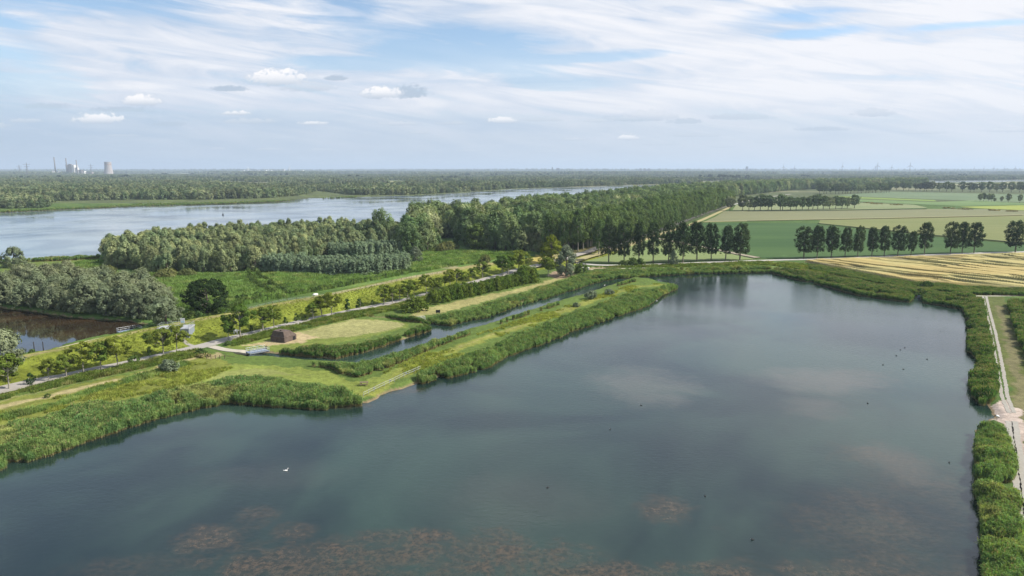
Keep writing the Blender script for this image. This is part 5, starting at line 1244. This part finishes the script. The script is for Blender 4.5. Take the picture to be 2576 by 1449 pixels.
# floating dock in the harbour
dk0 = gpd(292, 838); dk1 = gpd(346, 829)
drz = math.atan2(dk1[1] - dk0[1], dk1[0] - dk0[0]); dl = math.dist(dk0[:2], dk1[:2])
t = empty('floating_dock', ((dk0[0] + dk1[0]) / 2, (dk0[1] + dk1[1]) / 2 + 1.4, .55), 'railed steel dock with a dark deck at the edge of the brown harbour', 'dock', drz)
mb = MB(); mb.box((0, 0, 0), (dl, 3.4, .16)); mb.build('deck', M['bluegrey'], t)
mb = MB(); mb.box((0, -1.6, -.22), (dl, .25, .5)); mb.box((0, 1.6, -.22), (dl, .25, .5)); mb.build('float', M['concretetop'], t)
for xa, ya, xb, yb in ((-dl / 2, 1.6, dl / 2, 1.6), (dl / 2, 1.6, dl / 2, -1.6), (-dl / 2, -1.6, -dl / 2, 1.6)):
    mb = MB(); n = max(2, round(math.hypot(xb - xa, yb - ya) / 1.2))
    for i in range(n + 1): k = i / n; mb.tube([(xa + (xb - xa) * k, ya + (yb - ya) * k, 0), (xa + (xb - xa) * k, ya + (yb - ya) * k, 1.1)], .045, 5)
    for z in (.55, 1.1): mb.tube([(xa, ya, z), (xb, yb, z)], .04, 5)
    mb.build('railing', M['steel'], t)
for i, x in enumerate((87, 110)):
    a, b = [float(q) for q in at(x, 885, 0.)]
    mb = MB(); mb.tube([(0, 0, -1.5), (0, 0, 2.75)], .13, 8); mb.tube([(0, 0, 2.75), (0, 0, 2.95)], [.13, .03], 8)
    tag(mb.build('mooring_pole', M['black'], None, True, (a, b, 0)), ('left black mooring pole standing in the harbour water', 'right black mooring pole standing in the harbour water')[i], 'mooring pole', 'mooring poles in the harbour')
# quay rail along the near point of the spit
rp = [gpd(*p) for p in ((914, 999), (938, 987), (962, 975), (990, 962), (1016, 949), (1040, 939), (1058, 931))]
t = empty('hand_rail', rp[0], 'long low galvanised rail along the grassy shore near the picnic table', 'rail')
Q = [(p[0] - rp[0][0], p[1] - rp[0][1], p[2] - rp[0][2]) for p in rp]
for z, nm in ((1.05, 'top_rail'), (.55, 'lower_rail')):
    mb = MB(); mb.tube([(x, y, k + z) for x, y, k in Q], .035, 6, False); mb.build(nm, M['steel'], t)
L = np.concatenate([[0], np.cumsum([math.dist(Q[i][:2], Q[i + 1][:2]) for i in range(len(Q) - 1)])])
for d in np.arange(0, L[-1], 2.0):
    x, y, z = (float(np.interp(d, L, [q[i] for q in Q])) for i in range(3))
    mb = MB(); mb.tube([(x, y, z - .3), (x, y, z + 1.05)], .05, 6); mb.build('post', M['steel'], t)
for i, d in enumerate((4.2, 10.5, 17.)):
    if d > L[-1]: continue
    x, y, z = (float(np.interp(d, L, [q[i_] for q in Q])) for i_ in range(3))
    mb = MB(); mb.box((x, y - .08, z + .8), (.35, .04, .35)); mb.build('sign_plate', M['whitepaint'], t)
# picnic table
t = thing('picnic_table', 916, 969, 'dark wooden picnic table on the mown lawn near the shore', 'picnic table', R(4))
mb = MB()
for k in range(4): mb.box((0, -.33 + .22 * k, .75), (1.9, .2, .05))
mb.build('table_top', M['timber'], t)
for s_ in (-.75, .75): mb = MB(); mb.box((0, s_, .45), (1.9, .26, .05)); mb.build('bench', M['timber'], t)
for s_ in (-.7, .7):
    mb = MB(); mb.box((s_, 0, .42), (.08, 1.6, .08)); mb.tube([(s_, -.7, 0), (s_, -.25, .74)], .05, 4); mb.tube([(s_, .7, 0), (s_, .25, .74)], .05, 4); mb.build('leg', M['timber'], t)
# wooden post-and-rail fence at the junction
t = thing('field_fence', 520, 902, 'short row of low wooden posts with a rail beside the junction', 'fence')
pp = [gpd(x, 902) for x in (520, 531, 542, 553, 565)]; e = gpd(592, 904)
for a, b, z in pp: mb = MB(); mb.box((a - pp[0][0], b - pp[0][1], .4), (.14, .14, 1.2)); mb.build('post', M['timber'], t)
mb = MB(); mb.tube([(pp[4][0] - pp[0][0], pp[4][1] - pp[0][1], .75), (e[0] - pp[0][0], e[1] - pp[0][1], .75)], .06, 5); mb.build('rail', M['timber'], t)
t = thing('leaning_post', 668, 884, 'dark leaning wooden post with a pale stake beside the small bridge', 'post')
mb = MB(); mb.tube([(0, 0, -.2), (.25, 0, 1.5)], .14, 6); mb.build('post', M['black'], t)
mb = MB(); mb.tube([(.35, 0, -.2), (.45, 0, 1.9)], .06, 6); mb.build('stake', M['timber'], t)
# fence along the dike path
t = thing('dike_fence', 566, 800, 'long thin wire fence with posts running along the dike path', 'fence')
base = t.location.copy()
fp = [gpd(x, y + 4) for x, y in ((566, 792), (626, 780), (706, 764), (816, 745), (916, 724), (1031, 699), (1120, 683))]
L = np.concatenate([[0], np.cumsum([math.dist(fp[i][:2], fp[i + 1][:2]) for i in range(len(fp) - 1)])]); wire = []
for d in np.arange(0, L[-1], 3.2):
    x, y = (float(np.interp(d, L, [q[i] for q in fp])) for i in range(2)); z = hz(x, y)
    mb = MB(); mb.box((x - base.x, y - base.y, z - base.z + .45), (.1, .1, 1.2)); mb.build('post', M['timber'], t); wire.append((x - base.x, y - base.y, z - base.z + .9))
mb = MB(); mb.tube(wire, .02, 4, False); mb.tube([(x, y, z - .4) for x, y, z in wire], .02, 4, False); mb.build('wire', M['steel'], t)
# little shelter by the junction
t = thing('shelter', 1474, 685, 'small pale wooden bird-watching shelter at the corner of the pond path', 'shelter', R(-12))
mb = MB(); mb.box((0, 0, 1.1), (2.8, 2.2, 2.2)); mb.build('wall', M['concretetop'], t)
mb = MB(); mb.box((0, 0, 2.28), (3.2, 2.6, .14)); mb.build('roof', M['whitepaint'], t)
mb = MB(); mb.box((-1.42, 0, 1.0), (.06, 1.2, 1.8)); mb.build('doorway', M['dark'], t)
mb = MB(); mb.box((.2, -1.12, 1.4), (1.4, .05, .5)); mb.build('window', M['dark'], t)
t = thing('waste_container', 1458, 680, 'black waste container left of the little shelter', 'bin', R(10))
mb = MB(); mb.box((0, 0, .6), (1.1, .9, 1.2), taper=1.1); mb.build('body', M['black'], t); mb = MB(); mb.box((0, 0, 1.25), (1.3, 1.05, .12)); mb.build('lid', M['black'], t)
# outlet wall on the far right bank, posts
t = thing('outlet_wall', 2308, 748, 'low grey concrete outlet in the gap of the far right reeds', 'outlet', R(-22))
mb = MB(); mb.box((0, 0, .35), (4.5, .5, 1.3)); mb.build('wall', M['concrete'], t)
for s_ in (-1.6, -.6, .4, 1.5): mb = MB(); mb.tube([(s_, -.8, -.9), (s_, -.8, .7)], .1, 6); mb.build('post', M['timber'], t)
a, b = [float(q) for q in at(1380, 748, 0)]
# navigation buoys
for i, (x, y, k, lab) in enumerate(((561, 541, 1.0, 'small dark buoy floating on the left of the river'), (1075, 509, .8, 'tiny dark buoy in the middle of the river'), (1393, 491, 2.3, 'tall dark pillar buoy on the river beyond the big wood'))):
    a, b = [float(q) for q in at(x, y, 0)]
    t = empty('buoy', (a, b, 0), lab, 'buoy', 0, None, k)
    mb = MB(); mb.tube([(0, 0, -.6), (0, 0, .1), (0, 0, .55), (0, 0, .8)], [.7, 1.0, 1.0, .5], 12); mb.build('float', M['black'], t, True)
    mb = MB(); mb.tube([(0, 0, .8), (0, 0, 2.4), (0, 0, 3.0)], [.45, .25, .05], 8); mb.build('top_mark', M['black'], t, True)
# birds on the water
def bird_mesh(body_c, head_c, neck=.22, L=.42, H=.16, W=.2):
    mb = MB(); st = [(-.5, .35, .04), (-.42, .62, .10), (-.2, .95, .14), (.05, 1.0, .15), (.3, .8, .12), (.46, .35, .08)]
    rings = []
    for u, r, z in st:
        rings.append([(u * L, W / 2 * r * math.cos(a), z * H / .16 * .35 + H * .5 * r * math.sin(a)) for a in [k * math.pi / 4 for k in range(8)]])
    V = [p for r_ in rings for p in r_]; Fb = [(i * 8 + k, i * 8 + (k + 1) % 8, (i + 1) * 8 + (k + 1) % 8, (i + 1) * 8 + k) for i in range(5) for k in range(8)]
    Fb += [tuple(range(8))[::-1], tuple(40 + k for k in range(8))]; mb.add(V, Fb)
    mb.tube([(.36 * L, 0, H * .5), (.44 * L, 0, H * .5 + neck * .6), (.5 * L, 0, H * .5 + neck)], [H * .28, H * .2, H * .2], 7)
    mb.tube([(.42 * L, 0, H * .5 + neck), (.56 * L, 0, H * .5 + neck * 1.05), (.68 * L, 0, H * .5 + neck)], [H * .1, H * .27, H * .12], 7)
    mb.tube([(-.5 * L, 0, H * .5), (-.66 * L, 0, H * .75)], [H * .25, H * .05], 6)
    mb.mi = 1; mb.tube([(.66 * L, 0, H * .5 + neck), (.82 * L, 0, H * .5 + neck * .93)], [H * .1, H * .04], 5)
    return mesh('bird', mb.V, mb.F, [body_c, head_c], mb.MI, True)
coot = bird_mesh(M['sootfeather'], M['whitepaint'], .15, .42, .18, .24); swan = bird_mesh(M['feather'], M['orange'], .55, 1.15, .42, .5)
CO = [(2365, 833), (2276, 875), (2265, 880), (2255, 895), (2332, 904), (2221, 918), (2273, 929), (2388, 1164), (1378, 1227), (1774, 1248), (1613, 1020), (2183, 1015), (1893, 1358), (1535, 1080)]
for i, (x, y) in enumerate(CO):
    a, b = [float(q) for q in at(x, y, 0)]
    tag(link('coot', coot, None, (a, b, -.01), rs.uniform(0, 6.28), 1.0), 'tiny black water bird floating on the open pond', 'water bird', 'black water birds on the pond')
for x, y, rz, lab in ((719, 1184, .2, 'white bird on the open water at the lower left'), (1652, 757, 2.9, 'white swan beside the far tip of the spit'), (1521, 718, 1.0, 'white swan in the channel behind the spit')):
    a, b = [float(q) for q in at(x, y, 0)]
    tag(link('swan', swan, None, (a, b, -.03), rz, .55), lab, 'swan')
# wading bird at the landing
x, y, z = gpd(2507, 1058)
t = empty('wading_bird', (x, y, max(z, 0.)), 'white wading bird with dark neck bending to the water at the sandy landing', 'bird', R(186)); t.scale = (1.25,) * 3
mb = MB(); mb.tube([(-.42, 0, .62), (-.3, 0, .66), (-.1, 0, .74), (.12, 0, .82), (.26, 0, .84)], [.04, .13, .18, .15, .07], 9); mb.build('body', M['feather'], t, True)
mb = MB(); mb.tube([(.2, 0, .84), (.36, 0, .88), (.5, 0, .78), (.56, 0, .66)], [.09, .06, .05, .055], 7); mb.build('neck', M['sootfeather'], t, True)
mb = MB(); mb.tube([(.56, 0, .66), (.78, 0, .42)], [.035, .01], 5); mb.build('bill', M['bill'], t, True)
mb = MB(); mb.tube([(-.5, 0, .56), (-.3, 0, .58)], [.03, .12], 7); mb.build('tail', M['sootfeather'], t, True)
for s_ in (-.06, .06): mb = MB(); mb.tube([(-.05, s_, .62), (-.02, s_, .32), (-.06, s_, -.02)], .018, 5); mb.build('leg', M['bill'], t, True)
# sheep on the dike
sp = MB(); sp.tube([(-.55, 0, .62), (-.4, 0, .7), (0, 0, .74), (.4, 0, .72), (.55, 0, .68)], [.12, .32, .36, .31, .14], 9)
for a_, b_ in ((-.35, .16), (-.35, -.16), (.35, .16), (.35, -.16)): sp.tube([(a_, b_, .5), (a_, b_, .0)], [.08, .05], 6)
sp.tube([(.5, 0, .8), (.68, 0, .86), (.9, 0, .72)], [.14, .13, .07], 7); sp.tube([(.66, .1, .92), (.66, .2, .88)], .03, 4); sp.tube([(.66, -.1, .92), (.66, -.2, .88)], .03, 4)
shp = mesh('sheep', sp.V, sp.F, [M['feather']], sp.MI, True)
for x, y, rz, lab in ((792, 751, .3, 'white sheep grazing on the dike beside another'), (796, 750, 2.8, 'second white sheep beside its twin on the dike'), (593, 840, 0, 'white sheep at the foot of the dike by the road')):
    a, b, z = gpd(x, y); tag(link('sheep', shp, None, (a, b, z), rz, 1.3), lab, 'sheep')

# ------------------------------------------------------------------ far industry and wind turbines
def faraway(x, d, z=BASE): return ((x - 1288) / F * d * 1.0, d, z)
def hgt(ytop, d): return CAMZ + (YH - 2 - ytop) * d / F * .97
D = 6200
M['chim'] = plain('chimney_concrete', (.16, .15, .15), .9, .1, .02); M['tower'] = plain('tower_concrete', (.33, .30, .29), .9, .1, .02); M['rust'] = plain('brick_band', (.34, .22, .17), .9, .1, .05)
for i, (x, yt, lab) in enumerate(((156, 394, 'tallest chimney at the left of the power station'), (185, 397, 'middle chimney beside the boiler house'), (210, 401, 'right chimney behind the boiler house'))):
    h = hgt(yt, D); t = empty('chimney', faraway(x, D), lab, 'chimney', 0, 'chimneys of the power station')
    mb = MB(); mb.tube([(0, 0, 0), (0, 0, h)], [6.5, 4.2], 12); mb.build('shaft', M['chim'], t, True); mb = MB(); mb.tube([(0, 0, h), (0, 0, h + 2.5)], 4.9, 12); mb.build('rim', M['chim'], t)
t = empty('boiler_house', faraway(197, D + 40), 'pale boiler house of the power station between the chimneys', 'building')
mb = MB(); mb.box((-8, 0, 47), (52, 60, 94)); mb.build('wall', M['tower'], t); mb = MB(); mb.box((29, 0, 46), (20, 58, 92)); mb.build('bright_annex', M['whitepaint'], t); mb = MB(); mb.box((47, 0, 34), (14, 40, 68)); mb.build('lower_annex', M['whitepaint'], t)
mb = MB(); mb.box((-10, 0, 97), (20, 20, 6)); mb.build('roof_plant', M['chim'], t)
for i, (x, w_, h, mt, lab) in enumerate(((150, 8, 40, 'whitepaint', 'small white silo left of the tallest chimney'), (163, 20, 34, 'whitepaint', 'white tank between the left chimneys'), (172, 40, 26, 'tower', 'long grey hall left of the boiler house'), (218, 34, 46, 'chim', 'dark hall right of the boiler house'), (226, 26, 38, 'whitepaint', 'white low hall right of the dark one'), (240, 60, 26, 'tower', 'low hall toward the cooling tower'), (130, 30, 24, 'whitepaint', 'white shed at the left of the power station'))):
    t = empty('industrial_hall', faraway(x, D + 20 * i), lab, 'building'); mb = MB(); mb.box((0, 0, h / 2), (w_, 30, h)); mb.build('wall', M[mt], t); mb = MB(); mb.box((0, 0, h + 1), (w_ + 1.5, 31.5, 2)); mb.build('roof', M['chim'], t)
h = hgt(405.5, D); t = empty('cooling_tower', faraway(287.5, D), 'wide waisted concrete cooling tower standing right of the chimneys', 'cooling tower')
mb = MB(); ks = np.linspace(0, 1, 13); rad = [(28 + 13.5 * (max(0, .78 - k) / .78) ** 1.6 + (1.5 * max(0, k - .78) / .22)) for k in ks]
mb.tube([(0, 0, 4 + (h - 4) * k) for k in ks], rad, 32, False); mb.build('shell', M['tower'], t, True)
mb = MB(); k0 = .80; mb.tube([(0, 0, h * k0), (0, 0, h * k0 + 5)], [28.6, 28.6], 32, False); mb.build('walkway_ring', M['rust'], t, True)
def pylon(x, d, h, lab):
    t = empty('electricity_pylon', faraway(x, d), lab, 'pylon'); mb = MB(); w0 = h * .09
    for a_, b_ in ((-1, -1), (1, -1), (1, 1), (-1, 1)): mb.tube([(a_ * w0, b_ * w0, 0), (a_ * w0 * .25, b_ * w0 * .25, h * .65), (0, 0, h)], .9, 4)
    for k in range(6): z = h * k * .11; q = w0 * (1 - .75 * z / (h * .65)); q2 = w0 * (1 - .75 * (z + h * .11) / (h * .65)); mb.tube([(-q, -q, z), (q2, -q2, z + h * .11)], .5, 4); mb.tube([(q, -q, z), (-q2, -q2, z + h * .11)], .5, 4)
    mb.build('lattice', M['chim'], t)
    for z, w_ in ((.68, .2), (.84, .26)): mb = MB(); mb.tube([(-w_ * h, 0, z * h), (0, 0, z * h + 2), (w_ * h, 0, z * h)], .9, 4); mb.build('cross_arm', M['chim'], t)
pylon(86, 5200, 105, 'tallest lattice pylon left of the power station'); pylon(67, 6200, 95, 'faint lattice pylon at the far left'); pylon(245, 6500, 105, 'lattice pylon between the halls and the cooling tower')
M['blade'] = plain('turbine_white', (.09, .10, .12), .5, .03); M['bladewhite'] = plain('turbine_bright', (.85, .85, .85), .5, .03)
def make_turbine(mt):
    o = empty('wind_turbine', (0, 0, 0), None, 'wind turbine')
    mb = MB(); mb.tube([(0, 0, 0), (0, 0, 100)], [5.2, 3.4], 10); tw = mb.build('tower', M[mt], o, True)
    mb = MB(); mb.box((0, 1.5, 101.5), (4, 11, 4)); na = mb.build('nacelle', M[mt], o)
    ks_ = [tw, na]
    mb = MB(); mb.tube([(0, -4.2, 101.5), (0, -6.4, 101.5)], [2.2, .6], 10)
    hub = mb.build('hub', M[mt], o, True); ks_.append(hub)
    for k in range(3):
        a = 2 * math.pi * k / 3; mb = MB(); dx_, dz_ = math.sin(a), math.cos(a); px_, pz_ = dz_, -dx_
        st = [(1.5, 2.0), (9, 3.8), (30, 2.4), (54, .6)]; V = []
        for r_, w_ in st:
            for sx_, sy_ in ((-1, -.25), (1, -.25), (1, .25), (-1, .25)): V.append((dx_ * r_ + px_ * w_ * sx_, -5 + sy_ * w_, 101.5 + dz_ * r_ + pz_ * w_ * sx_))
        Fb = [(i * 4 + q, i * 4 + (q + 1) % 4, (i + 1) * 4 + (q + 1) % 4, (i + 1) * 4 + q) for i in range(3) for q in range(4)] + [(3, 2, 1, 0), (12, 13, 14, 15)]
        mb.add(V, Fb); b_ = mb.build('blade', M[mt], o); ks_.append(b_)
    return reg(o, *ks_)
TA = make_turbine('blade'); TB = make_turbine('bladewhite')
usedT = {id(TA): False, id(TB): False}
TL_ = ['wind turbine alone at the left of the right-hand group', 'small wind turbine right of the lone one', 'tall wind turbine above the first rows of poplars', 'small wind turbine left of the crossed pair', 'left turbine of the crossed pair on the horizon', 'right turbine of the crossed pair on the horizon', 'wind turbine right of the crossed pair', 'tall wind turbine closing the near group at the right',
       'leftmost of the five tiny turbines at the far right', 'second of the five tiny turbines at the far right', 'middle of the five tiny turbines at the far right', 'fourth of the five tiny turbines at the far right', 'rightmost of the five tiny turbines at the far right']
for i, (x, yt, k) in enumerate(((1960, 411, 'a'), (1988, 415, 'a'), (2106, 408, 'a'), (2149, 414, 'a'), (2189, 414, 'a'), (2193, 407, 'a'), (2229, 413, 'a'), (2274, 407, 'a'), (2433, 417, 'a'), (2457, 417, 'a'), (2482, 416, 'a'), (2508, 417, 'a'), (2535, 416, 'a'))):
    d = 10500; hh = hgt(yt, d) - BASE; s = hh / 142.; o0 = TA; ang = rs.uniform(-.9, .9)
    if not usedT[id(o0)]:
        usedT[id(o0)] = True; o = o0; o.location = faraway(x, d); o.rotation_euler = (0, 0, ang); o.scale = (s,) * 3; o['label'] = TL_[i]
    else: o = copy_tree(o0, faraway(x, d), ang, s, TL_[i])
for i, (x, yt, lab) in enumerate(((634, 417, 'leftmost white wind turbine beside the distant sheds'), (675, 419, 'faint white wind turbine left of the middle of the distant town'), (685, 419, 'white wind turbine in the middle of the distant town'), (725, 420, 'faint white turbine left of the bright one'), (737, 413, 'bright white wind turbine at the right of the distant town'))):
    d = 9000; hh = hgt(yt, d); s = hh / 150.; o0 = TB; ang = rs.uniform(-.9, .9)
    if not usedT[id(o0)]:
        usedT[id(o0)] = True; o = o0; o.location = faraway(x, d); o.rotation_euler = (0, 0, ang); o.scale = (s,) * 3; o['label'] = lab
    else: o = copy_tree(o0, faraway(x, d), ang, s, lab)
# sheds of the distant town, on the skyline
WHT = [(612, 10, 36), (622, 5, 42), (634, 12, 38), (648, 6, 36), (655, 14, 40), (672, 16, 38), (677, 5, 48), (690, 5, 44), (700, 12, 38), (718, 12, 42), (722, 4, 50), (769, 4, 44)]
for i, (x, wpx, h) in enumerate(WHT):
    d = 9000.; w_ = wpx * d / F
    t = empty('warehouse', faraway(x, d + (i % 3) * 60), 'white distant warehouse on the skyline of the far town', 'building', 0, 'white warehouses of the far town')
    mb = MB(); mb.box((0, 0, h / 2), (w_, 40, h)); mb.build('wall', M['whitepaint'], t); mb = MB(); mb.box((0, 0, h + .8), (w_ + 2, 42, 1.6)); mb.build('roof', M['concretetop'], t)
for i, (x, w_, h, lab) in enumerate(((1606, 50, 66, 'leftmost tower block on the skyline beyond the river bend'), (1617, 55, 66, 'middle tower block on the skyline beyond the river bend'), (1627, 50, 66, 'rightmost tower block on the skyline beyond the river bend'), (1870, 34, 100, 'single dark tower on the skyline right of the river bend'), (1388, 16, 90, 'slim tower on the skyline above the river'), (1402, 50, 74, 'wide block beside the slim skyline tower'))):
    t = empty('tower_block', faraway(x, 11500), lab, 'building'); mb = MB(); mb.box((0, 0, h / 2), (w_ , 30, h)); mb.build('wall', M['chim'], t); mb = MB(); mb.box((0, 0, h + 3), (w_ * .4, 14, 6)); mb.build('roof_housing', M['chim'], t)
# farm sheds among the trees on the far shore
for x, y, w_, lab in ((68, 512, 40, 'long farmhouse among trees on the far left shore'), (165, 512, 28, 'small farmhouse with pale walls on the far left shore'), (8, 512, 22, 'white shed at the left edge of the far shore')):
    a, b = [float(q) for q in at(x, 489, BASE)]
    t = empty('farmhouse', (a, b, BASE), lab, 'house', R(4)); mb = MB(); mb.box((0, 0, 2), (w_ * .8, 9, 4)); mb.build('wall', M['concretetop'], t)
    mb = MB(); q = w_ * .42; mb.add([(-q, -5, 4), (q, -5, 4), (q, 5, 4), (-q, 5, 4), (-q * .95, 0, 8), (q * .95, 0, 8)], [(0, 1, 5, 4), (1, 2, 5), (2, 3, 4, 5), (3, 0, 4), (3, 2, 1, 0)]); mb.build('roof', M['rust'], t)
# ------------------------------------------------------------------ haze
m, nt2, g2, p, o = newmat('air'); nt2.nodes.remove(p)
pv = N(nt2, 'ShaderNodeVolumePrincipled')
pv.inputs['Color'].default_value = (.66, .80, .98, 1); pv.inputs['Density'].default_value = 7.5e-5; pv.inputs['Anisotropy'].default_value = .1
nt2.links.new(pv.outputs[0], o.inputs['Volume'])
hb = MB(); hb.box((0, 27000, 149), (110000, 110000, 302)); hzo = hb.build('haze', m); tag(hzo, kind='stuff')
